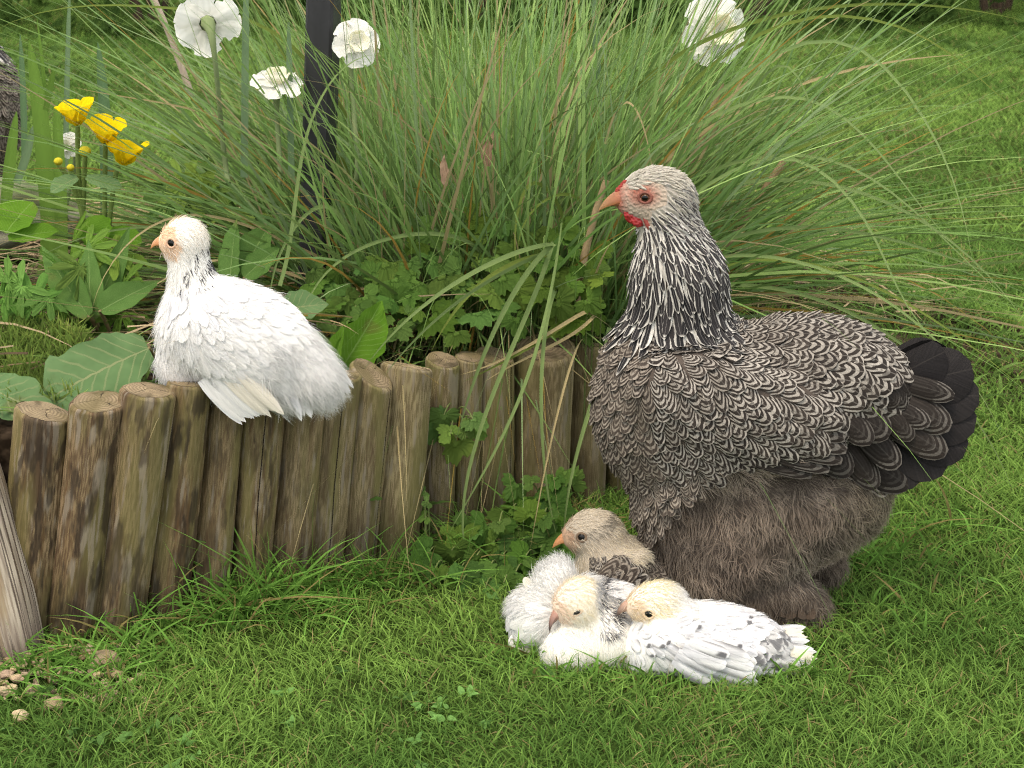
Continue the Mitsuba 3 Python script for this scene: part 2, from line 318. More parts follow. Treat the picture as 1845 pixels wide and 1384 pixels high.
# ------------------------------------------------------------------ lawn grass (nobody could count it)
def seen(p, mx=140, my=110):
    q = pix(p); return (q[:, 0] > -mx) & (q[:, 0] < 1845 + mx) & (q[:, 1] > -my) & (q[:, 1] < 1384 + my)
def lawn(x0, x1, y0, y1, per_m2, L, W, seed, seg=3):
    rng = np.random.default_rng(seed)
    n = int((x1 - x0) * (y1 - y0) * per_m2)
    p = np.stack([rng.uniform(x0, x1, n), rng.uniform(y0, y1, n), np.zeros(n)], 1)
    p = p[seen(p)]
    pt = shapely.points(p[:, 0], p[:, 1])
    inb = shapely.contains(bed_poly, pt)
    keep = ~inb | (shapely.distance(pt, back_line) < .42)
    # bare gravel by the leaning log
    g = pix(p); bare = np.exp(-((g[:, 0] - 60) / 150.) ** 2 - ((g[:, 1] - 1215) / 55.) ** 2)
    keep &= rng.random(len(p)) > bare * 1.25
    dens = meshkit.fbm(p * [7, 7, 1] + 3, 3)
    keep &= rng.random(len(p)) < np.clip(.25 + 1.7 * dens, 0, 1)
    p, inb = p[keep], inb[keep]
    p[:, 2] = np.where(inb, bed_z(p[:, 0], p[:, 1]), -.004)
    n = len(p); patch = meshkit.fbm(p * [5, 5, 1], 3, 7); tone = meshkit.fbm(p * [3, 3, 1], 3, 11)
    az = rng.uniform(0, 2 * np.pi, n); lean = np.abs(rng.normal(.45, .35, n))
    comb = (patch[:, None] - .5) * [2.0, 1.0, 0]
    D = nrm(np.stack([np.cos(az) * lean, np.sin(az) * lean, np.ones(n)], 1) + comb * .5)
    bend = np.stack([np.cos(az) * .35, np.sin(az) * .35, -rng.uniform(.0, .55, n)], 1)
    l = L * rng.uniform(.5, 1.35, n) * (.75 + .5 * patch)
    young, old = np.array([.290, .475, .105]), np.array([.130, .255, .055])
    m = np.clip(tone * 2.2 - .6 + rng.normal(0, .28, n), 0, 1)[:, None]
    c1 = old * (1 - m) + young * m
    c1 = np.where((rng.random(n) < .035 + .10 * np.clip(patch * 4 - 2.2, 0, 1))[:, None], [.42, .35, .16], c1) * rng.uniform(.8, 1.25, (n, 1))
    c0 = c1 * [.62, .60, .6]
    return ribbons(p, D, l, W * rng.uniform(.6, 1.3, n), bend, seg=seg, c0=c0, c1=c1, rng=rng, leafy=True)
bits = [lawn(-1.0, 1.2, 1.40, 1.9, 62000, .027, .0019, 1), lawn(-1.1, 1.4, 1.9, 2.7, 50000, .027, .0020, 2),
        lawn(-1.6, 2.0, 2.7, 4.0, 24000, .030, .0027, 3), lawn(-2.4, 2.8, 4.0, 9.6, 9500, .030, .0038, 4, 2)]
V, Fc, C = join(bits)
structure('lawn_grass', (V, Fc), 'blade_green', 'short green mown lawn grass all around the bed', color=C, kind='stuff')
labels['lawn_grass']['category'] = 'grass'
print('lawn tris', len(Fc))

# longer grass left unmown along the foot of the logs
def tufts(rows, seed):
    rng = np.random.default_rng(seed); P, D, L, B, W, C = [], [], [], [], [], []
    for px, py, n, l, spread in rows:
        q = on(px, py) + np.stack([rng.normal(0, spread, n), rng.normal(0, spread * .5, n), np.full(n, -.004)], 1)
        d = np.stack([rng.normal(0, .5, n), rng.normal(-.15, .3, n), np.ones(n)], 1)
        P.append(q); D.append(d); L.append(l * rng.uniform(.45, 1.2, n)); W.append(rng.uniform(.0022, .0042, n))
        B.append(np.stack([d[:, 0] * .5 + rng.normal(0, .2, n), d[:, 1] * .5, -rng.uniform(.0, .75, n)], 1))
        c = np.array([.170, .340, .065]) * rng.uniform(.6, 1.45, (n, 1)); c[rng.random(n) < .12] = [.30, .25, .10]
        C.append(c)
    P, D, L, B, W, C = map(np.concatenate, (P, D, L, B, W, C))
    return ribbons(P, D, L, W, B, seg=5, c0=C * .7, c1=C * 1.1, rng=rng, leafy=True)
V, Fc, C = tufts([(330, 1120, 130, .10, .05), (420, 1105, 150, .13, .05), (470, 1090, 90, .17, .04), (560, 1070, 120, .10, .05), (640, 1050, 120, .085, .05), (250, 1165, 60, .07, .04),
                  (720, 1045, 90, .08, .05), (800, 1010, 110, .09, .05), (880, 985, 110, .10, .05), (960, 985, 120, .09, .05), (1060, 960, 70, .10, .05), (150, 1195, 110, .06, .04), (60, 1175, 50, .07, .03),
                  (230, 1215, 60, .05, .04), (540, 1110, 120, .07, .06), (1560, 1010, 80, .10, .06), (1640, 960, 60, .10, .08), (1660, 1100, 60, .06, .1), (950, 1180, 26, .05, .02), (1010, 1212, 40, .055, .03), (1080, 1212, 40, .05, .03), (1150, 1228, 40, .05, .03), (1250, 1236, 50, .045, .04), (1350, 1232, 46, .045, .04), (1440, 1212, 40, .05, .03), (90, 1205, 60, .055, .03), (30, 1250, 40, .045, .04), (150, 1250, 70, .05, .04)], 21)
structure('long_grass', (V, Fc), 'blade_green', 'longer unmown grass growing along the foot of the logs', color=C, kind='stuff')
labels['long_grass']['category'] = 'grass'
# ------------------------------------------------------------------ birds: bodies as one smooth surface, feathers laid on it
class Body:
    def __init__(self, prims, k=.010):
        self.p, self.k = prims, k
    def d(self, p):
        p = np.asarray(p, float); acc = 0
        for q in self.p:
            if q[0] == 'e':
                v = (p - q[1]) @ q[3].T if len(q) > 3 else p - q[1]
                a, b = np.linalg.norm(v / q[2], axis=-1), np.linalg.norm(v / q[2] ** 2, axis=-1)
                di = a * (a - 1) / np.maximum(b, 1e-9)
            else:
                _, A, B, ra, rb = q; ab = B - A
                h = np.clip(((p - A) @ ab) / (ab @ ab), 0, 1)
                di = np.linalg.norm(p - A - h[..., None] * ab, axis=-1) - (ra + (rb - ra) * h)
            acc = acc + np.exp(-np.clip(di / self.k, -60, 60))
        return -self.k * np.log(np.maximum(acc, 1e-30))
    def g(self, p, e=.0015):
        return nrm(np.stack([self.d(p + o) - self.d(p - o) for o in np.eye(3) * e], -1))
    def snap(self, p, n=2):
        for _ in range(n):
            p = p - self.g(p) * np.clip(self.d(p), -.03, .03)[..., None]
        return p
    def mesh(self, h):
        los, his = [], []
        for q in self.p:
            if q[0] == 'e': r = np.max(q[2]); los.append(q[1] - r); his.append(q[1] + r)
            else: r = max(q[3], q[4]); los.append(np.minimum(q[1], q[2]) - r); his.append(np.maximum(q[1], q[2]) + r)
        lo, hi = np.min(los, 0) - 3 * h, np.max(his, 0) + 3 * h
        n = np.ceil((hi - lo) / h).astype(int) + 1
        X = lo + np.stack(np.meshgrid(*[np.arange(m) for m in n], indexing='ij'), -1) * h
        G = self.d(X.reshape(-1, 3)).reshape(n)
        S, K, faces = np.zeros((*n, 3)), np.zeros(n), []
        cell = lambda i: np.ravel_multi_index(i.T, n)
        for ax in range(3):
            o = np.eye(3, dtype=int)
            a, b = np.take(G, range(n[ax] - 1), ax), np.take(G, range(1, n[ax]), ax)
            I = np.argwhere((a < 0) != (b < 0))
            I = I[np.all((I > 0) & (I < n - 2), 1)]
            va, vb = a[tuple(I.T)], b[tuple(I.T)]
            pos = I + (va / (va - vb))[:, None] * o[ax]
            u, w = (ax + 1) % 3, (ax + 2) % 3
            four = [I, I - o[u], I - o[u] - o[w], I - o[w]]
            for c in four:
                np.add.at(S, tuple(c.T), pos); np.add.at(K, tuple(c.T), 1)
            q = np.stack([cell(c) for c in four], 1)
            faces.append(np.where((va < 0)[:, None], q, q[:, ::-1]))
        Fq = np.vstack(faces); used = np.unique(Fq); re = np.full(np.prod(n), -1); re[used] = np.arange(len(used))
        V = lo + (S.reshape(-1, 3)[used] / K.reshape(-1)[used, None]) * h
        Fq = re[Fq]; V = self.snap(V, 1)
        return V, np.vstack([Fq[:, [0, 1, 2]], Fq[:, [0, 2, 3]]])
def scatter(V, Fc, r, rng, mask=None, over=7):
    """Points on the mesh no closer than r (an array by point is asked of mask(p) -> r or 0)."""
    tri = V[Fc]; ar = np.linalg.norm(np.cross(tri[:, 1] - tri[:, 0], tri[:, 2] - tri[:, 0]), axis=1) / 2
    rmin = r if mask is None else r
    n = int(over * ar.sum() / rmin ** 2)
    f = rng.choice(len(Fc), n, p=ar / ar.sum()); b = rng.dirichlet([1, 1, 1], n)
    p = (tri[f] * b[..., None]).sum(1)
    if mask is not None:
        rr = mask(p); p, rr = p[rr > 0], rr[rr > 0]
    else: rr = np.full(len(p), r)
    tree = cKDTree(p); dead = np.zeros(len(p), bool); keep = []
    near = tree.query_ball_point(p, rr)
    for i in range(len(p)):
        if not dead[i]:
            keep.append(i); dead[near[i]] = True
    return p[keep]
def flow_at(p2, ctrl, width):
    c = np.array([q[0] for q in ctrl], float); d = nrm(np.array([q[1] for q in ctrl], float))
    w = np.exp(-((p2[:, None] - c[None]) ** 2).sum(-1) / width ** 2) + 1e-9
    return nrm((w[..., None] * d[None]).sum(1))
ROWS = np.array([0, .18, .38, .58, .75, .88, .96, 1.0]); COLS = np.array([-1, -.5, 0, .5, 1.0])
def vane(kind):
    v = ROWS
    if kind == 'lance': return np.interp(v, [0, .2, .5, .8, .95, 1], [.55, .9, 1, .75, .32, .03])
    if kind == 'broad': return np.interp(v, [0, .2, .5, .75, .88, .96, 1], [.5, .85, 1, 1, .84, .55, .12])
    if kind == 'round': return np.interp(v, [0, .2, .5, .75, .88, .96, 1], [.5, .85, 1, .98, .82, .55, .14])
    return np.interp(v, [0, .2, .5, .75, .88, .96, 1], [.5, .85, 1, .93, .72, .42, .06])
def feathers(body, P, Dir, L, W, kind, h0, h1, camber, cls, id0, rng, c=None):
    """Feathers lying on the body: (V, F, uv, colours). uv.x = number + across, uv.y = class + along."""
    n = len(P); L = np.broadcast_to(L, n); W = np.broadcast_to(W, n); cls = np.broadcast_to(cls, n)
    Nn = body.g(P); D = nrm(Dir - Nn * (Dir * Nn).sum(-1, keepdims=True)); B = np.cross(D, Nn)
    pr = vane(kind); m, q = len(ROWS), len(COLS)
    pos = P[:, None, None] + D[:, None, None] * (L[:, None] * ROWS)[:, :, None, None] + B[:, None, None] * (W[:, None, None] / 2 * pr[None, :, None] * COLS)[..., None]
    flat = body.snap(pos.reshape(-1, 3), 2); gn = body.g(flat)
    hh = (h0 + np.broadcast_to(h1, n)[:, None] * ROWS ** 1.3)[:, :, None] - (camber * (pr[:, None] * COLS) ** 2)[None]
    hh = hh * rng.uniform(.7, 1.4, (n, 1, 1)) + rng.normal(0, .0004, (n, 1, 1))
    V = flat + gn * hh.reshape(-1)[:, None]
    i = (np.arange(m - 1)[:, None] * q + np.arange(q - 1)[None]).ravel()
    f = np.vstack([np.stack([i, i + 1, i + q + 1], 1), np.stack([i, i + q + 1, i + q], 1)])
    Fc = (f[None] + (np.arange(n) * m * q)[:, None, None]).reshape(-1, 3)
    uv = np.stack([np.broadcast_to(((id0 + np.arange(n)) % 4000)[:, None, None] + .5 + .45 * pr[None, :, None] * COLS, (n, m, q)).ravel(),
                   np.broadcast_to(cls[:, None, None] + .02 + .95 * ROWS[None, :, None], (n, m, q)).ravel()], 1)
    C = None if c is None else np.repeat(np.broadcast_to(c, (n, 3)), m * q, 0)
    return V, Fc, uv, C
def plume(A, B, W, nor, kind='broad', sag=0.0, camber=.12, cls=0, num=0, roll=0.0):
    """One large feather from A to B."""
    A, B = np.asarray(A, float), np.asarray(B, float); L = np.linalg.norm(B - A); D = (B - A) / L
    nor = nrm(nor - D * np.dot(nor, D)); S = np.cross(D, nor); S = nrm(S + nor * roll); nor = np.cross(S, D)
    rows = np.linspace(0, 1, 13); cols = np.linspace(-1, 1, 7); pr = np.interp(rows, ROWS, vane(kind))
    if kind == 'broad': pr[-1] = .3
    ctr = A + D * (L * rows)[:, None] + nor * (sag * L * np.sin(np.pi * rows * .9))[:, None]
    V = ctr[:, None] + S * (W / 2 * pr[:, None] * cols)[..., None] - nor * (camber * W * (pr[:, None] * cols) ** 2)[..., None]
    q = 7; i = (np.arange(12)[:, None] * q + np.arange(6)[None]).ravel()
    f = np.vstack([np.stack([i, i + 1, i + q + 1], 1), np.stack([i, i + q + 1, i + q], 1)])
    uv = np.stack([np.broadcast_to(num + .5 + .45 * pr[:, None] * cols, (13, 7)).ravel(), np.broadcast_to(cls + .02 + .95 * rows[:, None], (13, 7)).ravel()], 1)
    return V.reshape(-1, 3), f, uv
def down(body, P, Dir, L, W, lift, c0, c1, rng, seg=3, droop=0.0, sink=.002):
    """Soft strands standing off the body."""
    Nn = body.g(P); D = nrm(Dir - Nn * (Dir * Nn).sum(-1, keepdims=True))
    n = len(P); lift = np.broadcast_to(lift, n)[:, None]
    d = nrm(D + Nn * lift + rng.normal(0, .22, (n, 3)))
    bend = D * .35 - Nn * lift * .35 + [0, 0, -droop]
    return ribbons(P - Nn * sink, d, L, W, bend, seg=seg, c0=c0, c1=c1, rng=rng)
def eyeball(parent, pos, nor, r, iris, pupil=.55, squash=1.0, tilt=0.0):
    s = trimesh.creation.icosphere(4, 1.0); v = np.array(s.vertices); ca = v[:, 2]
    cut = math.cos(pupil)
    c = np.where((ca > cut)[:, None], [.004, .004, .004], iris); c = np.where((ca < math.cos(1.12))[:, None], [.02, .014, .01], c)
    nor = nrm(nor); up = np.array([math.sin(tilt), 0, math.cos(tilt)]); M = frame(nor, up); v = v * [1, squash, .8]
    return part(parent, 'eye', (pos + (v * r) @ M.T, s.faces), 'eye_gloss', color=c)
def beak(parent, base, tip, h, w, side, c_base, c_tip, hook=.18, low=.78):
    """Upper and lower mandible, each a closed loft."""
    base, tip = np.asarray(base, float), np.asarray(tip, float); fwd = tip - base; L = np.linalg.norm(fwd); fwd /= L
    side = nrm(side - fwd * np.dot(side, fwd)); up = np.cross(side, fwd); up *= np.sign(up[2])
    for nm, s, ln, hh in (('upper_beak', 1, 1.0, h), ('lower_beak', -1, low, h * .55)):
        rows, th = np.linspace(-.25, 1, 14), np.linspace(0, 2 * np.pi, 17)[:-1]; V, C = [], []
        for t in rows:
            tt = max(t, 0); k = (1 - tt ** 1.7) ** .75 if tt < 1 else 0.0
            ctr = base + fwd * L * ln * t - up * (hook * h * 2.0 * tt ** 3 if s > 0 else -.05 * h * tt)
            y, z = np.cos(th) * w / 2 * max(k, .03), np.sin(th) * hh * max(k, .03)
            z = np.where(np.sign(z) == s, z, z * .12) + (-.04 * h if s < 0 else .0)
            V.append(ctr + side * y[:, None] + up * z[:, None]); m = np.clip(tt * 1.3 - .15, 0, 1)
            C.append(np.repeat((np.array(c_base) * (1 - m) + np.array(c_tip) * m)[None], 16, 0))
        n = len(rows); i = np.arange(n - 1)[:, None] * 16; j = np.arange(16)[None]; k2 = (j + 1) % 16
        Fc = np.stack([np.stack([i + j, i + k2, i + 16 + k2], -1), np.stack([i + j, i + 16 + k2, i + 16 + j], -1)], 2).reshape(-1, 3)
        part(parent, nm, (np.vstack(V), Fc), 'tinted_gloss', color=np.vstack(C))
scene['eye_gloss'] = {'type': 'principled', 'base_color': VC, 'roughness': 0.15, 'specular': 0.25, 'clearcoat': 0.25, 'clearcoat_gloss': .97}
def feather_uv(uv):
    k = dr.floor(uv.x); u = (uv.x - k - .5) / .45; c = dr.floor(uv.y + .001); v = (uv.y - c - .02) / .95
    return k, u, c, v
def pencil_fn(p, n, uv):
    k, u, c, v = feather_uv(uv)                                        # class 0 breast (paler), 1 wing, 2 saddle, 3 dark covert
    r1, r2 = mikit.cell_rand(k, 1., 7.), mikit.cell_rand(k, 2., 7.)
    au = dr.abs(u); wob = .085 * (N_(u * 3. + k * 3.1, v * 5., 1.) - .5)
    v = dr.select(c > 2.5, dr.maximum(v - .55, 0.) / .45, v); q = dr.sqrt(dr.square(au) * .86 + dr.square(v) * .97) + wob
    nb = 3.9 + .9 * r1
    s = .5 + .5 * dr.cos(6.2832 * (q - 1.02) * nb)
    light = ss_(.38, .74, s)
    brk = N_(u * 5. + k * 1.7, v * 9., 5.)
    light = light * (.35 + .65 * ss_(.15, .38, brk))
    light = dr.select((c > 2.5) & (v < .35), light * .3, light)
    hi = mix_((.215, .195, .17), (.345, .32, .285), r2); lo = mix_((.022, .018, .016), (.066, .053, .044), dr.select(c < .5, r1 * .7 + .3, r1 * .35))
    hi = dr.select(c > 2.5, hi * .34, hi); lo = dr.select(c > 2.5, lo * .6, lo); light = dr.select((c > 2.5) & (q < .62), light * .3, light); hi = dr.select(c < .5, hi * mi.Color3f(.80, .76, .72), hi)
    barb = .78 + .44 * N_(u * 4. + v * 30., k, v * 12. - au * 30.)
    out = mix_(lo, hi, light)
    out = mix_(out, hi * .55, (1 - ss_(.02, .06, au)) * .5)
    return out * barb
scene['pencilled_feather'] = two({'type': 'principled', 'base_color': mikit.proc(pencil_fn), 'roughness': .7, 'specular': .12})
def hackle_fn(p, n, uv):
    k, u, c, v = feather_uv(uv)                                        # class 0 .. 9: how much black
    amt = c / 9. ; r = mikit.cell_rand(k, 4., 2.); au = dr.abs(u)
    edge = (.26 + .36 * amt + .16 * (r - .5)) * (1 - .35 * ss_(.72, 1., v))
    blk = (1 - ss_(edge - .10, edge + .10, au + .10 * (N_(v * 14., u * 3. + k * 2., 1.) - .5))) * ss_(.0, .12, v) * (1 - ss_(.90, .99, v)) * ss_(.02, .22, amt)
    w = mix_(dr.select(amt < .2, mi.Color3f(.27, .25, .21), mi.Color3f(.36, .345, .31)), dr.select(amt < .2, mi.Color3f(.52, .495, .43), mi.Color3f(.62, .60, .56)), N_(u * 3. + k, v * 5., 2.)); b = mix_((.012, .012, .014), (.032, .029, .030), r)
    b = mix_(b, (.20, .19, .18), (1 - ss_(.01, .06, au)) * .6)
    barb = .85 + .3 * N_(u * 5., v * 60. - au * 20., k)
    return mix_(w, b, blk) * barb
scene['hackle_feather'] = two({'type': 'principled', 'base_color': mikit.proc(hackle_fn), 'roughness': .65, 'specular': .12})
def tail_fn(p, n, uv):
    k, u, c, v = feather_uv(uv); au = dr.abs(u)
    barb = .7 + .6 * N_(u * 2., v * 60. - au * 25., k)
    base = mix_((.009, .008, .009), (.018, .016, .016), mikit.cell_rand(k, 1., 1.)) * barb
    fr = ss_(.80, .92, dr.sqrt(dr.square(au) + .45 * dr.square(dr.maximum(v - .3, 0.)))) * ss_(.35, .7, N_(v * 22., u * 3., k)) * dr.select(c > .5, 1., 0.)
    return mix_(mix_(base, (.30, .27, .22), fr * .8), (.03, .027, .025), (1 - ss_(.012, .035, au)) * .6)
scene['black_feather'] = two({'type': 'principled', 'base_color': mikit.proc(tail_fn), 'roughness': .6, 'specular': .12})
def white_fn(p, n, uv):
    k, u, c, v = feather_uv(uv); au = dr.abs(u)                         # class 0 white, 1 faintly grey, 2 with a dark tip mark, 3 cream, 4 grey smoke
    barb = .92 + .16 * N_(u * 2., v * 44. - au * 22., k)
    w = mix_((.78, .78, .79), (.88, .87, .85), N_(k * 3.3, 1., 1.))
    w = dr.select((c > 2.5) & (c < 3.5), mi.Color3f(.84, .79, .69), w)
    g = ss_(.35, .75, N_(u * 1.5 + k, v * 3., 7.)) * (1 - ss_(.8, 1., v))
    w = mix_(w, (.34, .35, .37), dr.select((c > .5) & (c < 1.5), g * .42, 0.)); w = mix_(w, (.13, .13, .14), dr.select(c > 3.5, .30 + g * .6, 0.))
    ed = ss_(.45, .95, au) * ss_(.1, .4, v); w = dr.select((c > .5) & (c < 2.5), w * (1. - .58 * ed) * mi.Color3f(.94, .95, .98), w)
    mark = ss_(.68, .80, v + .10 * u) * (1 - ss_(.92, .97, v)) * (1 - ss_(.25, .6, dr.abs(u - .25)))
    w = mix_(w, (.10, .10, .11), dr.select((c > 1.5) & (c < 2.5), mark * .9, 0.))
    return mix_(w, w * .80, 1 - ss_(.02, .07, au)) * barb
scene['white_feather'] = {'type': 'principledthin', 'base_color': mikit.proc(white_fn), 'roughness': .7, 'diff_trans': .35, 'eta': 1.3}

scene['foot_plume'] = two({'type': 'diffuse', 'reflectance': mikit.proc(lambda p, n, uv: mix_((.04, .03, .024), (.10, .078, .060), fbm_(uv.x * 40., uv.y * 30., 1., 3)))})
# ------------------------------------------------------------------ the hen
HY = 2.10; PX = 7.0e-4
def hp(px, py, dy=0.0): return at(px, py, HY) + [0, dy * PX, 0]
def el(px, py, rx, rz, ry, dy=0.0, rot=0.0, f=hp):
    c, s = math.cos(math.radians(rot)), math.sin(math.radians(rot))
    return ('e', f(px, py, dy), np.array([rx, ry, rz]) * PX, np.array([[c, 0, -s], [0, 1, 0], [s, 0, c]]))   # rot: tail end down
hen = thing('hen', 'large grey pencilled hen with black and white striped neck standing over chicks', 'hen')
hb = Body([el(1282, 745, 200, 165, 140, rot=8), el(1185, 720, 110, 160, 118), el(1462, 684, 168, 112, 112, rot=8), el(1535, 672, 92, 66, 80, rot=26), el(1400, 890, 175, 130, 122), el(1325, 960, 158, 112, 112), el(1230, 880, 90, 100, 105),
           el(1555, 735, 85, 85, 66, rot=30), el(1500, 890, 104, 94, 90, rot=-25), el(1395, 1070, 80, 62, 52, dy=-50), el(1440, 1085, 48, 42, 44, dy=-45), el(1330, 1085, 60, 40, 50, dy=-45), el(1495, 1035, 42, 58, 42, dy=70), el(1275, 1020, 75, 62, 80, dy=-20),
           ('c', hp(1225, 650), hp(1222, 500), 96 * PX, 73 * PX), ('c', hp(1222, 500), hp(1204, 385), 73 * PX, 44 * PX),
           el(1185, 350, 58, 44, 38), el(1140, 362, 24, 22, 22),
           el(1315, 704, 190, 86, 52, dy=-112, rot=16), el(1315, 704, 190, 86, 52, dy=112, rot=16)], k=.0085)
HV, HF = hb.mesh(.0075)
hrng = np.random.default_rng(77)
def poly_in(q, poly): return shapely.contains(Polygon(poly), shapely.points(q[:, 0], q[:, 1]))
def hq(p):                               # side-view drawing coordinates of a point of the hen
    p = np.array(p, float); p[..., 1] = HY; return pix(p)
FACE = [(1085, 350), (1118, 322), (1135, 336), (1166, 318), (1198, 326), (1198, 358), (1168, 372), (1172, 392), (1160, 402), (1120, 385), (1085, 380)]
FLUFF = [(1185, 835), (1260, 792), (1400, 775), (1480, 795), (1540, 825), (1640, 840), (1680, 1300), (1080, 1300), (1118, 985), (1140, 930), (1162, 880)]
def hack_line(x): return np.interp(x, [1060, 1100, 1140, 1200, 1280, 1330, 1380], [530, 552, 570, 582, 578, 564, 548])
SV, SF = HV, HF                           # the skin, with the bare face cut finer
for k in range(3):
    fi = np.nonzero(poly_in(hq(SV[SF].mean(1)), FACE))[0]
    SV, SF = trimesh.remesh.subdivide(SV, SF, face_index=fi); SV = hb.snap(SV, 1)
q = hq(SV); face_v = poly_in(q, FACE)
hcol = np.where((q[:, 1] < 470)[:, None], [.40, .37, .33], [.075, .06, .05])
hcol = np.where(poly_in(q, FLUFF)[:, None], [.060, .047, .038], hcol)
ff = meshkit.fbm(SV * 420, 3)
de = np.hypot((q[:, 0] - 1154) / 27., (q[:, 1] - 343) / 19.); red = np.clip(np.maximum(1.4 - de, (1134 - q[:, 0]) / 20.), 0, .85)[:, None] * (.55 + .9 * ff)[:, None]
skin = np.array([.40, .33, .265]) * (.6 + .8 * ff)[:, None]; skin = skin * (1 - np.clip(red, 0, 1)) + np.array([.31, .105, .075]) * (.5 + .9 * ff)[:, None] * np.clip(red, 0, 1)
hcol = np.where(face_v[:, None], skin, hcol) if True else np.where(face_v[:, None], np.array([.27, .075, .055]) * (.4 + 1.2 * ff)[:, None] + np.array([.16, .13, .10]) * np.clip((ff - .5) * 6 + (q[:, 1] - 365) / 30., 0, 1)[:, None], hcol)
fv = face_v & (q[:, 1] > 300); HB = SV + hb.g(SV) * (.0018 * (meshkit.fbm(SV * 380, 3) - .5) * 2 * fv)[:, None]
put(hen + '__body', (HB, SF), 'tinted_matte', color=hcol)
CTRL = [((1110, 350), (1, .1)), ((1180, 310), (1, .25)), ((1200, 360), (1, .5)), ((1250, 360), (.6, .8)), ((1150, 430), (.15, 1)), ((1210, 440), (.25, 1)), ((1290, 450), (.25, 1)),
        ((1130, 520), (-.1, 1)), ((1220, 560), (.03, 1)), ((1310, 540), (.25, 1)), ((1360, 575), (.8, .6)), ((1080, 640), (-.05, 1)), ((1120, 720), (.22, 1)), ((1090, 820), (.35, 1)), ((1150, 920), (.4, 1)),
        ((1200, 660), (.45, .9)), ((1250, 740), (.6, .75)), ((1350, 690), (.9, .45)), ((1400, 770), (.95, .35)), ((1450, 590), (1, .12)), ((1540, 620), (.85, .55)), ((1560, 700), (.75, .7)),
        ((1500, 760), (.85, .55)), ((1620, 720), (.8, .6)), ((1600, 820), (.7, .7)), ((1350, 900), (.25, 1)), ((1250, 950), (.2, 1)), ((1450, 950), (.35, 1)), ((1560, 920), (.75, .65)), ((1400, 1080), (.1, 1)), ((1500, 1050), (.3, 1))]
def hflow(p, jit=.16):
    f2 = flow_at(hq(p), CTRL, 75.0); d = np.stack([f2[:, 0], np.zeros(len(p)), -f2[:, 1]], 1)
    return d + hrng.normal(0, jit, (len(p), 3))
def region(p):
    q = hq(p); fl = poly_in(q, FLUFF); fc = poly_in(q, FACE); hk = q[:, 1] < hack_line(q[:, 0]) + 44 * (meshkit.noise(p * 60, 3) - .5)
    return q, fl, fc, hk & (q[:, 0] < 1390)
# body feathers
def sp_body(p):
    q, fl, fc, hk = region(p)
    r = np.interp(q[:, 0], [1060, 1150, 1300, 1450, 1600], [.0102, .0104, .0112, .0132, .0160]) * np.where(p[:, 1] > HY + .03, 1.25, 1)
    return np.where(fl | fc | hk, 0, r)
P = scatter(HV, HF, .0102, hrng, sp_body); q = hq(P)
sz = np.interp(q[:, 0], [1060, 1150, 1300, 1450, 1600], [.030, .031, .034, .041, .050])
cls = np.where((q[:, 0] < 1165) | (q[:, 1] > 880), 0, np.where(q[:, 0] < 1430, 1, 2)); cls = np.where((q[:, 0] > 1560) & (q[:, 1] > 640), 3, cls)
V, Fc, uv, _ = feathers(hb, P, hflow(P, .2), sz * hrng.uniform(.82, 1.2, len(P)), sz * hrng.uniform(.58, .74, len(P)), 'round', .0006, .0056, .0030, cls, 0, hrng)
m = len(ROWS) * len(COLS); nf = len(Fc) // len(P); big = np.argsort(-np.where(P[:, 1] < HY - .02, sz, 0))[:280]     # the largest on the near side one by one
for k in big:
    part(hen, 'body_feather', (V[k * m:(k + 1) * m], Fc[:nf]), 'pencilled_feather', uv=uv[k * m:(k + 1) * m])
rest = np.ones(len(P), bool); rest[big] = False
part(hen, 'body_plumage', (V, Fc[np.repeat(rest, nf)]), 'pencilled_feather', uv=uv, kind='stuff', label='fine light and dark pencilled body feathers')
print('hen body feathers', len(P))
# neck hackle: long striped feathers, white on the head
def sp_hack(p):
    q, fl, fc, hk = region(p)
    r = np.interp(q[:, 1], [300, 360, 420, 500, 600], [.0034, .0042, .0068, .0090, .0100]) * np.where(p[:, 1] > HY + .03, 1.3, 1)
    return np.where(fc | ~hk, 0, r)
P = scatter(HV, HF, .0036, hrng, sp_hack); q = hq(P)
back = np.clip((q[:, 0] - np.interp(q[:, 1], [300, 400, 500, 600], [1150, 1170, 1150, 1130])) / 90., -.2, 1)
amt = np.clip(np.interp(q[:, 1], [300, 360, 410, 470, 540, 620], [-.15, .16, .46, .74, .97, 1.0]) + .22 * (back - .5) + hrng.normal(0, .10, len(q)), 0, 1)
L = np.interp(q[:, 1], [300, 350, 400, 480, 560, 620], [.0105, .014, .027, .042, .052, .048]); Wd = np.interp(q[:, 1], [300, 350, 420, 520, 600], [.0026, .0040, .0094, .0130, .0150])
V, Fc, uv, _ = feathers(hb, P, hflow(P, .13), L * hrng.uniform(.85, 1.2, len(P)), Wd, 'lance', .0012, np.interp(q[:, 1], [300, 360, 430, 520, 600], [.0020, .0026, .0038, .0052, .0080]), .0022, np.round(amt * 9), 0, hrng)
part(hen, 'neck_hackle', (V, Fc), 'hackle_feather', uv=uv, kind='stuff', label='long black neck feathers edged with white')
print('hackle', len(P))
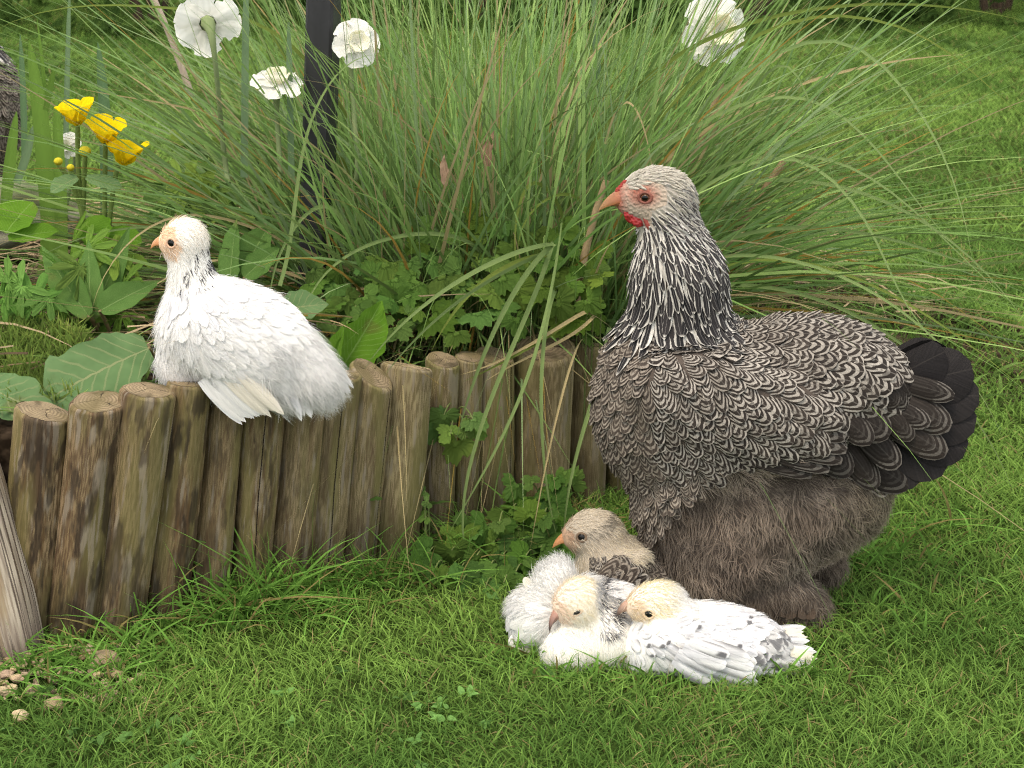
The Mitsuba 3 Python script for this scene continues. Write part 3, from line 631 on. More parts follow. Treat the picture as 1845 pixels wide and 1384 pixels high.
# thigh and belly fluff
def sp_fluff(p):
    q, fl, fc, hk = region(p)
    return np.where(fl, np.where(p[:, 1] > HY + .04, .0028, .00165), 0)
P = scatter(HV, HF, .00165, hrng, sp_fluff, 3); q = hq(P)
rear = np.clip((q[:, 0] - 1470) / 110., 0, 1) * np.clip((1010 - q[:, 1]) / 60., 0, 1); tone = meshkit.fbm(P * 34, 3, 3); warm = meshkit.fbm(P * 14 + 4, 2, 5)[:, None]
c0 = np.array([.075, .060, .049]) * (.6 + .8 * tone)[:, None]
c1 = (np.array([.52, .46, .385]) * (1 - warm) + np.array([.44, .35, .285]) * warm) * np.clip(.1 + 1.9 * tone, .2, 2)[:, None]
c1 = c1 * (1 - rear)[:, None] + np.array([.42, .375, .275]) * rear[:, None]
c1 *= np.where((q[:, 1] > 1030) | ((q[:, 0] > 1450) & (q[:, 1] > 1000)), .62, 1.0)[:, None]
sw = np.stack([meshkit.noise(P * 95, 1) - .5, meshkit.noise(P * 95, 2) - .5, meshkit.noise(P * 95, 9) - .5], 1) * 3.0
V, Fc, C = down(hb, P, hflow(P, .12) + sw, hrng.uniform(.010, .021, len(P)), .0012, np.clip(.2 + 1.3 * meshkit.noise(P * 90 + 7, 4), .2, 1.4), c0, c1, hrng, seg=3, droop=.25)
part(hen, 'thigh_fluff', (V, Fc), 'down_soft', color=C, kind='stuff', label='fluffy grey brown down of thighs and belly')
print('fluff', len(P))
# loose small tufts over the fluff's upper edge blend the two
P2 = scatter(HV, HF, .008, hrng, lambda p: np.where(poly_in(hq(p), [(1170, 830), (1230, 800), (1250, 810), (1190, 870), (1150, 980), (1120, 950)]), .008, 0))
V, Fc, uv, _ = feathers(hb, P2, hflow(P2, .3), .026, .014, 'body', .0015, .010, .002, 0, 900, hrng)
part(hen, 'flank_feathers', (V, Fc), 'pencilled_feather', uv=uv, kind='stuff')
# tail: fan of black quills, near and far side
for k, (ax_, ay_, bx_, by_, w, dy) in enumerate([(1570, 700, 1700, 632, 60, -6), (1585, 702, 1748, 660, 66, -14), (1590, 712, 1757, 705, 62, -24), (1590, 725, 1748, 752, 62, -34), (1580, 740, 1728, 795, 62, -44), (1570, 755, 1690, 826, 60, -52),
                                                 (1560, 765, 1640, 848, 58, -58), (1570, 700, 1712, 640, 60, 12), (1585, 705, 1742, 690, 62, 24), (1590, 715, 1738, 735, 62, 36), (1575, 735, 1708, 790, 62, 46), (1565, 750, 1660, 832, 60, 54)]):
    V, Fc, uv = plume(hp(ax_, ay_, dy * .5), hp(bx_, by_, dy * 1.1), w * 1.55 * PX, np.array([0, -1.0 if dy < 0 else 1.0, .35]), 'broad', .04, .08, 0, 40 + k, .15)
    part(hen, 'tail_feather', (V, Fc), 'black_feather', uv=uv)
for k, (ax_, ay_, bx_, by_, w, dy) in enumerate([(1590, 668, 1716, 706, 44, -50), (1580, 690, 1706, 752, 50, -62), (1562, 700, 1655, 738, 46, -74), (1570, 720, 1690, 792, 54, -72), (1520, 790, 1632, 852, 58, -66),
                                                 (1500, 700, 1590, 745, 52, -104), (1470, 690, 1545, 755, 54, -118), (1520, 735, 1600, 800, 50, -92), (1500, 760, 1568, 838, 56, -90), (1440, 745, 1520, 812, 54, -112), (1560, 690, 1632, 765, 44, -84),
                                                 (1580, 690, 1700, 740, 50, 60), (1560, 720, 1680, 790, 52, 70), (1500, 700, 1590, 760, 52, 104)]):
    s = -1.0 if dy < 0 else 1.0
    V, Fc, uv = plume(hp(ax_ + hrng.uniform(-8, 8), ay_, dy * .86), hp(bx_ + hrng.uniform(-10, 8), by_ + hrng.uniform(-8, 8), dy), w * hrng.uniform(.85, 1.25) * PX, np.array([-.1, s, .55]), 'broad', .06, .16, 3, 700 + k, .0)
    part(hen, 'tail_covert', (V, Fc), 'pencilled_feather', uv=uv)
for k, (ax_, ay_, bx_, by_, w, dy) in enumerate([(1250, 742, 1440, 806, 34, -150), (1270, 728, 1470, 796, 36, -150), (1290, 712, 1492, 782, 38, -148), (1300, 696, 1500, 764, 38, -146), (1320, 684, 1498, 744, 38, -144)]):
    V, Fc, uv = plume(hp(ax_, ay_, dy * .93), hp(bx_, by_, dy * .93), w * PX, np.array([0, -1.0, .45]), 'broad', .05, .14, 3, 800 + k)
    part(hen, 'wing_feather', (V, Fc), 'pencilled_feather', uv=uv)
for k in range(13):                       # shank and toe feathers spreading over the grass
    x0 = hrng.uniform(1340, 1450); x1 = x0 + hrng.uniform(-45, 75); dy0 = hrng.uniform(-85, -40)
    V, Fc, uv = plume(hp(x0, 1062, dy0), at(x1, hrng.uniform(1102, 1128), HY + (dy0 - hrng.uniform(25, 50)) * PX) * [1, 1, 0] + [0, 0, hrng.uniform(.008, .02)], hrng.uniform(18, 26) * PX, np.array([.1, -1.0, .5]), 'lance', .06, .05, 0, 500 + k)
    part(hen, 'foot_feather', (V, Fc), 'foot_plume', uv=uv)
# head: beak, comb, wattles, eyes
beak(hen, hp(1134, 357), hp(1076, 371), 21 * PX, 40 * PX, np.array([0, 1.0, 0]), (.30, .085, .04), (.25, .135, .05), .22, .82)
for s in (-1, 1):
    nor = np.array([-.25, s, .05]); pos = hb.snap(hp(1154, 343, s * 60)[None], 6)[0]
    eyeball(hen, pos - nrm(nor) * .0025, nor, .0062, np.array([.10, .038, .016]), .66, .85, -.1)
    m = trimesh.creation.torus(.0068, .0017, 20, 8); M = frame(nor, np.array([0, 0, 1.0]))
    part(hen, 'eyelid', (pos + (np.array(m.vertices) * [1.15, .92, 1]) @ M.T, m.faces), 'tinted_matte', color=np.tile([.22, .085, .065], (len(m.vertices), 1)))
    b = Body([el(1137, 384, 15, 12, 6, dy=s * 19, rot=40), el(1149, 394, 10, 9, 5, dy=s * 24)], k=.002); V, Fc = b.mesh(.0012); V = V + b.g(V) * (.0016 * (meshkit.fbm(V * 420, 3) - .5) * 2)[:, None]
    part(hen, 'wattle', (V, Fc), 'tinted_gloss', color=np.array([.30, .022, .024]) * (.75 + .5 * meshkit.fbm(V * 300, 2))[:, None])
    b = Body([el(1166, 396, 6, 17, 5, dy=s * 31, rot=-28)], k=.002); V, Fc = b.mesh(.0016)
    part(hen, 'ear_lobe', (V, Fc), 'tinted_matte', color=np.array([.30, .07, .06]) * (.75 + .5 * meshkit.fbm(V * 300, 2))[:, None])
b = Body([el(1120, 337, 9, 4, 5, rot=-50), el(1126, 329, 5, 3, 4, rot=-50), el(1114, 344, 6, 4, 6, rot=-40)], k=.002); V, Fc = b.mesh(.0011); V = V + b.g(V) * (.0016 * (meshkit.fbm(V * 480, 3) - .5) * 2)[:, None]
part(hen, 'comb', (V, Fc), 'tinted_matte', color=np.array([.27, .042, .035]) * (.7 + .6 * meshkit.fbm(V * 350, 2))[:, None])
b = Body([el(1110, 358, 9, 3, 15)], k=.002); V, Fc = b.mesh(.0015)
part(hen, 'nostril', (V, Fc), 'tinted_matte', color=np.tile([.10, .035, .025], (len(V), 1)))
# brow and cheek: short pale bristles
P = scatter(HV, HF, .0013, hrng, lambda p: np.where(poly_in(hq(p), [(1122, 316), (1160, 298), (1215, 310), (1230, 360), (1200, 404), (1150, 404), (1138, 380), (1160, 366), (1190, 366), (1202, 352), (1198, 332), (1168, 319), (1135, 331)]), .0013, 0), 3)
V, Fc, C = down(hb, P, hflow(P, .2), hrng.uniform(.005, .009, len(P)), .0014, .30, np.array([.12, .09, .07]), np.array([.66, .61, .51]) * hrng.uniform(.6, 1.1, (len(P), 1)), hrng, 2)
part(hen, 'head_down', (V, Fc), 'down_soft', color=C, kind='stuff')
# ------------------------------------------------------------------ the chicks
class Chick:
    def __init__(self, name, label, Y, prims, seed, skin, group=None, h=.0042, k=.006):
        self.Y, self.rng = Y, np.random.default_rng(seed)
        self.key = thing(name, label, 'chick', group)
        self.f = lambda px, py, dy=0.0: at(px, py, Y) + [0, dy * PX, 0]
        self.b = Body(prims(lambda *a, **k2: el(*a, f=self.f, **k2), self.f), k)
        self.V, self.F = self.b.mesh(h)
        put(self.key + '__body', (self.V, self.F), 'tinted_matte', color=skin(self.q(self.V)))
    def q(self, p):
        p = np.array(p, float); p[..., 1] = self.Y; return pix(p)
    def flow(self, p, ctrl, jit=.15, width=34.0):
        f2 = flow_at(self.q(p), ctrl, width); d = np.stack([f2[:, 0], np.zeros(len(p)), -f2[:, 1]], 1)
        return d + self.rng.normal(0, jit, (len(p), 3))
    def downs(self, r, mask, ctrl, L, tip, name='down', lift=.55, W=.0011, root=.8, jit=.15, label=None, seg=3):
        bl = getattr(self, 'bare', []); P = scatter(self.V, self.F, r, self.rng, lambda p: np.where(mask(self.q(p), p) & np.all([np.hypot(self.q(p)[:, 0] - x, self.q(p)[:, 1] - y) > rr for x, y, rr in bl] + [np.ones(len(p), bool)], 0), r, 0), 3)
        c1 = tip(self.q(P), P)
        V, Fc, C = down(self.b, P, self.flow(P, ctrl, jit), self.rng.uniform(.6, 1.25, len(P)) * L, W, lift, c1 * root, c1, self.rng, seg, .1, .001)
        part(self.key, name, (V, Fc), 'down_soft', color=C, kind='stuff', label=label)
    def coat(self, r, mask, ctrl, L, W, cls, bsdf='white_feather', name='plumage', h1=.0026, kind='lance', label=None):
        P = scatter(self.V, self.F, r, self.rng, lambda p: np.where(mask(self.q(p), p), r, 0))
        V, Fc, uv, _ = feathers(self.b, P, self.flow(P, ctrl, .12), L * self.rng.uniform(.85, 1.2, len(P)), W, kind, .0004, h1, .0016, cls(self.q(P)), 0, self.rng)
        part(self.key, name, (V, Fc), bsdf, uv=uv, kind='stuff', label=label)
    def plumes(self, rows, name, bsdf='white_feather', nor=(0, -1.0, .4), kind='broad', sag=.03, camber=.12):
        for k, (ax, ay, da, bx, by, db, w, cls) in enumerate(rows):
            V, Fc, uv = plume(self.f(ax, ay, da), self.f(bx, by, db), w * PX, np.array(nor, float), kind, sag, camber, cls, 11 * k + 3)
            part(self.key, name, (V, Fc), bsdf, uv=uv)
    def eye(self, px, py, nor, r, iris=(.10, .05, .025), squash=1.0, tilt=0.0, side=-60, pupil=.95):
        pos = self.b.snap(self.f(px, py, side)[None], 8)[0]
        return pos, eyeball(self.key, pos - nrm(nor) * r * .45, nor, r, np.array(iris), pupil, squash, tilt)
    def lids(self, pos, nor, r, col, squash=1.0, tilt=0.0):
        m = trimesh.creation.torus(r * 1.05, r * .28, 18, 8); M = frame(nor, np.array([math.sin(tilt), 0, math.cos(tilt)]))
        part(self.key, 'eyelid', (pos + (np.array(m.vertices) * [1.1, squash, 1]) @ M.T, m.faces), 'tinted_matte', color=np.tile(col, (len(m.vertices), 1)))
def tint(base, amp, freq, seed=0):
    return lambda q, p: np.asarray(base) * (1 - amp + 2 * amp * meshkit.fbm(p * freq, 2, seed))[:, None]
WHITE = np.array([.85, .85, .845]); CREAM = np.array([.86, .78, .60])

# --- on the logs
c1 = Chick('white_chick', 'white chick perched on top of the log edging', 2.10,
           lambda e, f: [e(334, 428, 34, 33, 30), e(308, 438, 19, 18, 17), ('c', f(337, 445), f(350, 530), 28 * PX, 46 * PX), e(405, 592, 98, 88, 84, rot=22), e(355, 600, 66, 82, 66),
                         e(468, 608, 98, 78, 76, rot=36), e(540, 650, 56, 44, 52, rot=45), e(566, 678, 44, 40, 44, rot=50, dy=-10), e(500, 678, 52, 44, 50, rot=30, dy=-15), e(420, 684, 66, 40, 56, rot=10), e(330, 655, 42, 40, 50), e(415, 615, 90, 50, 18, dy=-72, rot=28)], 31,
           lambda q: np.where(poly_in(q, [(270, 400), (318, 405), (335, 440), (325, 465), (270, 470)])[:, None], [.72, .50, .34], [.82, .81, .78]), 'white chicks')
c1.bare = [(286, 441, 11), (302, 427, 6.5), (310, 424, 5)]
CT = [((300, 440), (1, .1)), ((335, 400), (1, .2)), ((365, 430), (.3, 1)), ((335, 470), (.1, 1)), ((350, 520), (.2, 1)), ((300, 600), (.1, 1)), ((340, 650), (.35, 1)), ((400, 540), (.8, .6)), ((460, 560), (.8, .6)),
      ((420, 620), (.8, .6)), ((540, 620), (.7, .8)), ((560, 680), (.6, 1)), ((450, 690), (.7, .7))]
sp1 = lambda q: (meshkit.noise(np.stack([q[:, 0] / 5., q[:, 1] / 9., 0 * q[:, 0]], -1)) > .56)
def tip1(q, p):
    c = WHITE * np.ones((len(q), 1)); hd = np.clip((470 - q[:, 1]) / 60., 0, 1)[:, None]; front = np.clip((330 - q[:, 0]) / 30., 0, 1)[:, None] * hd
    c = c * (1 - hd * .6) + np.array([.88, .80, .68]) * hd * .6; c = c * (1 - front * .75) + np.array([.82, .60, .40]) * front * .85
    gr = poly_in(q, [(340, 452), (372, 440), (385, 492), (400, 505), (345, 515), (325, 530), (326, 505)]) & sp1(q)
    return np.where(gr[:, None], [.10, .10, .11], c)
c1.coat(.0085, lambda q, p: q[:, 1] > 505, CT, .034, .017, lambda q: np.where((q[:, 1] < 560) & (q[:, 0] < 430) & sp1(q), 1, np.where(q[:, 1] > 690, 0, 0)))
c1.downs(.0016, lambda q, p: (q[:, 1] < 540) & (q[:, 0] > 290), CT, .0095, tip1, lift=.6, jit=.22)
c1.downs(.0020, lambda q, p: (q[:, 1] >= 530) & (q[:, 0] < 490), CT, .017, tint(WHITE, .05, 60), 'soft_edge_down', .5)
c1.downs(.0016, lambda q, p: (q[:, 1] >= 590) & (q[:, 0] >= 485), CT, .026, tint(WHITE, .06, 60), 'rump_down', .5, jit=.28)
g1 = c1.rng.uniform; rows = []
for k in range(22):
    t = k / 21.; rows.append((500 + 60 * t + g1(-8, 8), 640 - 22 * t + g1(-10, 10), -48 + 60 * t, 548 + 82 * t + g1(-9, 9), 738 - 30 * t * t + g1(-10, 6), -58 + 76 * t, g1(15, 24), 0 if g1(0, 1) < .75 else 1))
c1.plumes(rows, 'tail_feather', kind='lance', camber=.2, sag=.06); rows = []
for k in range(15):
    t = k / 14.; rows.append((372 + 60 * t + g1(-6, 6), 662 - 40 * t + g1(-6, 6), -76 - 14 * t, 440 + 86 * t + g1(-8, 8), 736 - 16 * t + g1(-7, 5), -70 - 4 * t, g1(18, 26), 0 if t < .6 else 3))
c1.plumes(rows, 'wing_feather', kind='lance', camber=.16, sag=.05)
beak(c1.key, c1.f(295, 436), c1.f(269, 443), 12 * PX, 22 * PX, np.array([0, 1.0, 0]), (.55, .26, .12), (.42, .20, .08), .25)
nr = np.array([-.35, -1, .1]); ps, _ = c1.eye(302, 427, nr, .0052, (.05, .025, .012)); c1.lids(ps, nr, .0052, [.62, .40, .28])
nr = np.array([-.35, 1, .1]); ps, _ = c1.eye(302, 427, nr, .0046, (.05, .025, .012), side=60)

# --- the dozing one on the grass
c2 = Chick('white_chick', 'dozing white chick with a grey speckled nape and half closed eye lying on the grass', 1.955,
           lambda e, f: [e(1044, 1080, 38, 36, 33), e(1019, 1093, 19, 17, 17, dy=-10), ('c', f(1054, 1092), f(1085, 1140, 20), 34 * PX, 54 * PX), e(1092, 1142, 66, 54, 70, dy=50), e(1022, 1166, 45, 46, 42, dy=-24), e(1100, 1154, 42, 58, 46, dy=-16),
                         e(1112, 1116, 54, 30, 46, dy=75, rot=12), e(1058, 1172, 30, 30, 34)], 32,
           lambda q: np.where(poly_in(q, [(980, 1070), (1015, 1075), (1040, 1090), (1030, 1112), (985, 1120)])[:, None], [.74, .58, .47], [.80, .77, .70]), 'white chicks')
c2.bare = [(998, 1102, 12), (1034, 1085, 7), (1040, 1082, 6)]
CT = [((1010, 1090), (1, -.1)), ((1035, 1045), (1, .1)), ((1075, 1070), (.5, 1)), ((1040, 1110), (.3, 1)), ((1090, 1110), (.6, .8)), ((1030, 1165), (.1, 1)), ((1095, 1160), (.1, 1)), ((1120, 1070), (1, .3)), ((1060, 1190), (.2, 1))]
sp2 = lambda q: (meshkit.noise(np.stack([q[:, 0] / 5., q[:, 1] / 5., 0 * q[:, 0]], -1)))
def tip2(q, p):
    c = WHITE * np.ones((len(q), 1)); hd = np.clip((1125 - q[:, 1]) / 40., 0, 1)[:, None] * np.clip((1085 - q[:, 0]) / 25., 0, 1)[:, None]
    c = c * (1 - hd * .8) + np.array([.86, .78, .58]) * hd * .8; fr = (np.clip((1022 - q[:, 0]) / 18., 0, 1) * np.clip((1115 - q[:, 1]) / 15., 0, 1))[:, None]
    c = c * (1 - fr * .6) + np.array([.82, .66, .54]) * fr * .55
    g = poly_in(q, [(1065, 1040), (1085, 1045), (1112, 1080), (1122, 1105), (1105, 1128), (1080, 1128), (1074, 1090)])
    gc = np.where((sp2(q) > .62)[:, None], [.07, .07, .08], [.46, .47, .49]); return np.where(g[:, None], gc, c)
c2.coat(.0095, lambda q, p: (q[:, 0] > 1084) & (q[:, 1] < 1130) & (p[:, 1] > 1.975), CT, .026, .018, lambda q: 0 * q[:, 0])
c2.downs(.0014, lambda q, p: q[:, 1] < 1125, CT, .0095, tip2, lift=.65, jit=.25)
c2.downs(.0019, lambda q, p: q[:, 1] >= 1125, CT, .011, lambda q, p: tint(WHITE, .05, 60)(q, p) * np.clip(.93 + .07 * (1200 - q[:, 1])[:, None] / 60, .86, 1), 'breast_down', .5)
beak(c2.key, c2.f(1009, 1095, -14), c2.f(984, 1122, -30), 11.5 * PX, 21 * PX, np.array([.35, 1.0, 0]), (.46, .25, .19), (.05, .04, .04), .3)
nr = np.array([-.35, -1, .15]); ps, _ = c2.eye(1034, 1085, nr, .0062, (.03, .018, .01), .40, -.55); c2.lids(ps - nrm(nr) * .0012, nr, .0062, [.66, .52, .38], .5, -.55)
c2.eye(1034, 1085, -nr * [-1, 1, -1], .0046, (.03, .018, .01), .42, .3, side=70)

# --- the fluffy one behind it, seen from the rear
c3 = Chick('white_chick', 'fluffy white chick with raised tail and hidden head lying behind the dozing chick', 1.995,
           lambda e, f: [e(985, 1105, 58, 52, 56), e(955, 1112, 36, 42, 44), e(1000, 1060, 34, 44, 36, rot=-20), e(1012, 1035, 18, 26, 20), e(1040, 1110, 50, 50, 60, dy=10), e(1060, 1080, 30, 28, 30, dy=25), e(965, 1140, 40, 24, 40)], 33,
           lambda q: np.tile([.80, .79, .77], (len(q), 1)), 'white chicks')
CT = [((1010, 1040), (-.3, -1)), ((985, 1060), (-.7, -.6)), ((960, 1090), (-.9, .1)), ((940, 1120), (-.5, .9)), ((990, 1130), (-.1, 1)), ((1040, 1110), (.2, 1)), ((1050, 1070), (.3, .6))]
c3.coat(.010, lambda q, p: (q[:, 0] < 985) & (q[:, 1] > 1075), CT, .028, .018, lambda q: np.where(q[:, 0] < 945, 1, 0))
c3.downs(.0016, lambda q, p: (q[:, 1] < 1090) | (q[:, 0] > 975), CT, .017, tint(WHITE, .04, 60), lift=.6)
c3.plumes([(965, 1085, -10, 922, 1078, -8, 26, 0), (960, 1100, -20, 916, 1108, -24, 28, 1), (965, 1120, -28, 918, 1150, -34, 30, 0), (975, 1130, -36, 935, 1166, -46, 30, 3), (960, 1070, 0, 945, 1042, 4, 14, 3)], 'tail_feather', kind='broad')

# --- the speckled one
c4 = Chick('speckled_chick', 'white chick with black speckled wing and tail lying in front of the hen', 1.935,
           lambda e, f: [e(1185, 1082, 40, 29, 30), e(1152, 1091, 24, 17, 18, dy=-5), ('c', f(1195, 1090), f(1215, 1140), 32 * PX, 50 * PX), e(1225, 1155, 92, 56, 74), e(1300, 1152, 92, 50, 68, rot=6), e(1360, 1160, 62, 40, 50, rot=12),
                         e(1165, 1168, 38, 44, 44, dy=-15), e(1212, 1128, 44, 19, 24, dy=-50, rot=-16), e(1248, 1106, 24, 17, 22, dy=-40, rot=-10), e(1300, 1120, 70, 22, 40, rot=12), e(1285, 1155, 80, 38, 16, dy=-62, rot=14)], 34,
           lambda q: np.where(poly_in(q, [(1100, 1070), (1160, 1072), (1172, 1100), (1150, 1112), (1100, 1115)])[:, None], [.74, .60, .47], [.80, .78, .74]))
c4.bare = [(1124, 1095, 11), (1156, 1085, 7), (1163, 1082, 6)]
CT = [((1140, 1090), (1, 0)), ((1180, 1055), (1, .15)), ((1215, 1075), (1, .4)), ((1180, 1105), (.8, .6)), ((1160, 1170), (.4, 1)), ((1230, 1110), (1, -.1)), ((1230, 1190), (.8, .5)), ((1300, 1110), (1, .2)), ((1300, 1160), (1, .3)), ((1380, 1150), (.9, .4)), ((1400, 1180), (.8, .5))]
def tip4(q, p):
    c = WHITE * np.ones((len(q), 1)); hd = (np.clip((1118 - q[:, 1]) / 20., 0, 1) * np.clip((1225 - q[:, 0]) / 30., 0, 1))[:, None]
    c = c * (1 - hd) + np.array([.87, .79, .56]) * hd; fr = (np.clip((1158 - q[:, 0]) / 22., 0, 1) * np.clip((1120 - q[:, 1]) / 15., 0, 1))[:, None]
    return c * (1 - fr * .7) + np.array([.82, .66, .50]) * fr * .6
n4 = lambda q, s: meshkit.noise(np.stack([q[:, 0] / 11., q[:, 1] / 11., 0 * q[:, 0]], -1), s)
c4.coat(.0075, lambda q, p: (q[:, 0] > 1135) & (q[:, 1] > 1098) & ~((q[:, 0] < 1205) & (q[:, 1] < 1120)), CT, .025, .0155,
        lambda q: np.where((np.hypot((q[:, 0] - 1372) / 44., (q[:, 1] - 1148) / 30.) < 1), 4, np.where(n4(q, 2) > .76, 2, np.where(n4(q, 3) > .35, 1, 0))))
c4.downs(.0015, lambda q, p: (q[:, 0] < 1250) & (q[:, 1] < 1108) & ~((q[:, 0] > 1165) & (q[:, 1] > 1092)), CT, .0100, tip4, lift=.65, jit=.25)
c4.downs(.0034, lambda q, p: (q[:, 0] > 1190) & (q[:, 1] < 1120), CT, .012, tint(WHITE, .08, 60), 'back_down', .75, jit=.3)
c4.downs(.0022, lambda q, p: (q[:, 1] > 1165) & (q[:, 0] < 1300), CT, .010, tint(WHITE * [.97, .96, .92], .06, 60), 'belly_down', .4)
c4.plumes([(1250, 1196, -84, 1394, 1226, -66, 24, 0), (1250, 1186, -86, 1372, 1220, -68, 24, 3), (1225, 1170, -90, 1345, 1212, -82, 25, 1), (1228, 1158, -92, 1350, 1200, -84, 25, 1), (1230, 1146, -94, 1352, 1188, -86, 26, 1), (1234, 1134, -95, 1350, 1174, -88, 25, 1), (1240, 1122, -94, 1346, 1160, -88, 26, 1), (1246, 1112, -92, 1338, 1146, -87, 28, 1), (1205, 1140, -98, 1270, 1176, -98, 32, 1), (1212, 1128, -99, 1280, 1160, -99, 26, 1), (1222, 1118, -99, 1292, 1146, -99, 30, 1), (1232, 1110, -97, 1302, 1134, -97, 22, 2), (1240, 1130, -101, 1296, 1150, -101, 28, 1)], 'wing_feather')
g4c = c4.rng.uniform; rows = []
for k in range(13):
    t = k / 12.; rows.append((1372 + g4c(-8, 8), 1146 + 26 * t, 10 - 46 * t, 1448 + 18 * math.sin(3.14 * t) + g4c(-7, 7), 1138 + 62 * t + g4c(-4, 4), 16 - 44 * t, g4c(15, 22), 3 if g4c(0, 1) < .6 else 1))
c4.plumes(rows, 'tail_feather', kind='lance', camber=.06, sag=.04)
c4.plumes([(1350, 1140, -48, 1420, 1172, -40, 30, 4), (1345, 1155, -54, 1412, 1198, -46, 30, 2), (1340, 1135, -40, 1405, 1152, -34, 28, 4), (1352, 1148, -52, 1418, 1186, -44, 28, 4)], 'rump_feather', kind='lance', camber=.08)
c4.plumes([(1160, 1205, -62, 1215, 1222, -66, 22, 2), (1175, 1212, -64, 1228, 1214, -66, 18, 3)], 'foot_feather')
beak(c4.key, c4.f(1135, 1089, -4), c4.f(1106, 1104, -6), 11.5 * PX, 22 * PX, np.array([0, 1.0, 0]), (.46, .29, .21), (.05, .04, .04), .3)
nr = np.array([-.3, -1, .12]); ps, _ = c4.eye(1156, 1085, nr, .0055, (.04, .022, .012)); c4.lids(ps, nr, .0055, [.66, .50, .34], .9)
c4.eye(1156, 1085, nr * [1, -1, 1], .0043, (.04, .022, .012), side=60)

# --- the brown one tucked under the hen's breast
c5 = Chick('brown_chick', 'grey brown chick with orange beak tucked under the breast of the hen', 2.09,
           lambda e, f: [e(1068, 956, 46, 36, 33), e(1036, 968, 22, 19, 18), ('c', f(1085, 970), f(1100, 1020), 40 * PX, 56 * PX), e(1150, 1030, 84, 58, 66, rot=18), e(1085, 1030, 50, 50, 56), e(1120, 1005, 58, 24, 16, dy=-58, rot=-38)], 35,
           lambda q: np.where(poly_in(q, [(990, 950), (1030, 950), (1042, 968), (1038, 985), (990, 990)])[:, None], [.44, .30, .21], [.38, .335, .27]))
c5.bare = [(1012, 975, 12), (1036, 951, 7), (1043, 949, 6)]
CT = [((1030, 965), (1, -.1)), ((1065, 920), (1, .1)), ((1105, 945), (.7, .7)), ((1060, 985), (.3, 1)), ((1080, 1030), (.3, 1)), ((1140, 990), (.8, .5)), ((1160, 1040), (.8, .5))]
def tip5(q, p):
    c = np.array([.78, .71, .59]) * (.75 + .5 * meshkit.fbm(p * 120, 2))[:, None]; lo = np.clip((q[:, 0] - 1085) / 30., 0, 1)[:, None]; c = c * (1 - lo) + np.array([.80, .74, .60]) * (.8 + .4 * meshkit.fbm(p * 90, 2))[:, None] * lo
    st = poly_in(q, [(1045, 948), (1095, 925), (1110, 935), (1075, 955), (1050, 958)]); c = np.where(st[:, None], c * .36, c)
    fr = np.clip((1040 - q[:, 0]) / 16., 0, 1)[:, None]; return c * (1 - fr * .7) + np.array([.42, .28, .18]) * fr * .6
c5.coat(.0070, lambda q, p: (q[:, 1] > 982) & (q[:, 0] > 1062), CT, .024, .0145, lambda q: np.where(q[:, 0] < 1130, 2, 0), 'pencilled_feather', kind='round')
c5.downs(.0014, lambda q, p: (q[:, 1] < 1030) & ~((q[:, 0] > 1072) & (q[:, 1] > 992)), CT, .0085, tip5, lift=.5, root=.85)
c5.plumes([(1075, 1040, -72, 1128, 985, -78, 30, 0), (1080, 1046, -74, 1145, 992, -80, 28, 0), (1090, 1050, -76, 1162, 1004, -80, 28, 2), (1068, 1030, -68, 1112, 978, -74, 28, 0), (1100, 1056, -74, 1180, 1020, -80, 28, 2)], 'wing_feather', 'pencilled_feather')
beak(c5.key, c5.f(1026, 968), c5.f(993, 983), 13.5 * PX, 24 * PX, np.array([0, 1.0, 0]), (.44, .20, .085), (.42, .20, .09), .2)
nr = np.array([-.3, -1, .1]); ps, _ = c5.eye(1036, 951, nr, .0054, (.035, .02, .012)); c5.lids(ps, nr, .0054, [.16, .115, .08])
c5.eye(1036, 951, nr * [1, -1, 1], .0047, (.035, .02, .012), side=60)
# ------------------------------------------------------------------ the big clump of ornamental grass
prng = np.random.default_rng(404)
TB = at(890, 590, 2.66); TB[2] = .22
def blade_tint(n, rng, tan=.10):
    pal = np.array([[.20, .36, .10], [.32, .48, .16], [.11, .19, .055], [.27, .39, .19], [.21, .36, .13]])
    c = pal[rng.choice(5, n, p=[.30, .22, .2, .14, .14])] * rng.uniform(.75, 1.25, (n, 1))
    k = rng.random(n); c[k < tan] = np.array([.42, .34, .19]); c[k < tan * .25] = np.array([.40, .25, .06]); return c
def spray(n, az, daz, el_, del_, L0, L1, g0, g1, rx, ry, rng, tan=.10, W=(.0034, .0074), seg=9, off=0.0):
    a = rng.normal(az, daz, n) if daz < 3 else rng.uniform(0, 2 * np.pi, n); e = np.radians(np.clip(rng.normal(el_, del_, n), 4, 89))
    rr = np.sqrt(rng.random(n))
    b = TB + np.stack([np.cos(a + rng.normal(0, .7, n)) * rx * rr + off, np.sin(a + rng.normal(0, .7, n)) * ry * rr, np.full(n, -.01)], 1)
    D = np.stack([np.cos(a) * np.cos(e), np.sin(a) * np.cos(e), np.sin(e)], 1); L = rng.uniform(L0, L1, n)
    bend = np.stack([np.cos(a) * .15, np.sin(a) * .15, -rng.uniform(g0, g1, n)], 1) + rng.normal(0, .15, (n, 3))
    c = blade_tint(n, rng, tan); t = np.array([.34, .32, .14])
    return ribbons(b, D, L, rng.uniform(*W, n), bend, side=nrm(np.cross(D, rng.normal(size=(n, 3)) + [0, 1.2, .4])), seg=seg, c0=c * [.8, .82, .8], c1=c * .85 + t * .15, rng=rng)
tus = thing('ornamental_grass', 'huge arching clump of long narrow green grass blades growing behind the logs', 'ornamental grass')
PI = math.pi
def blades_part(name, rows, label=None):
    V, Fc, C = join(rows); part(tus, name, (V, Fc), 'blade_green', color=C, kind='stuff', label=label)
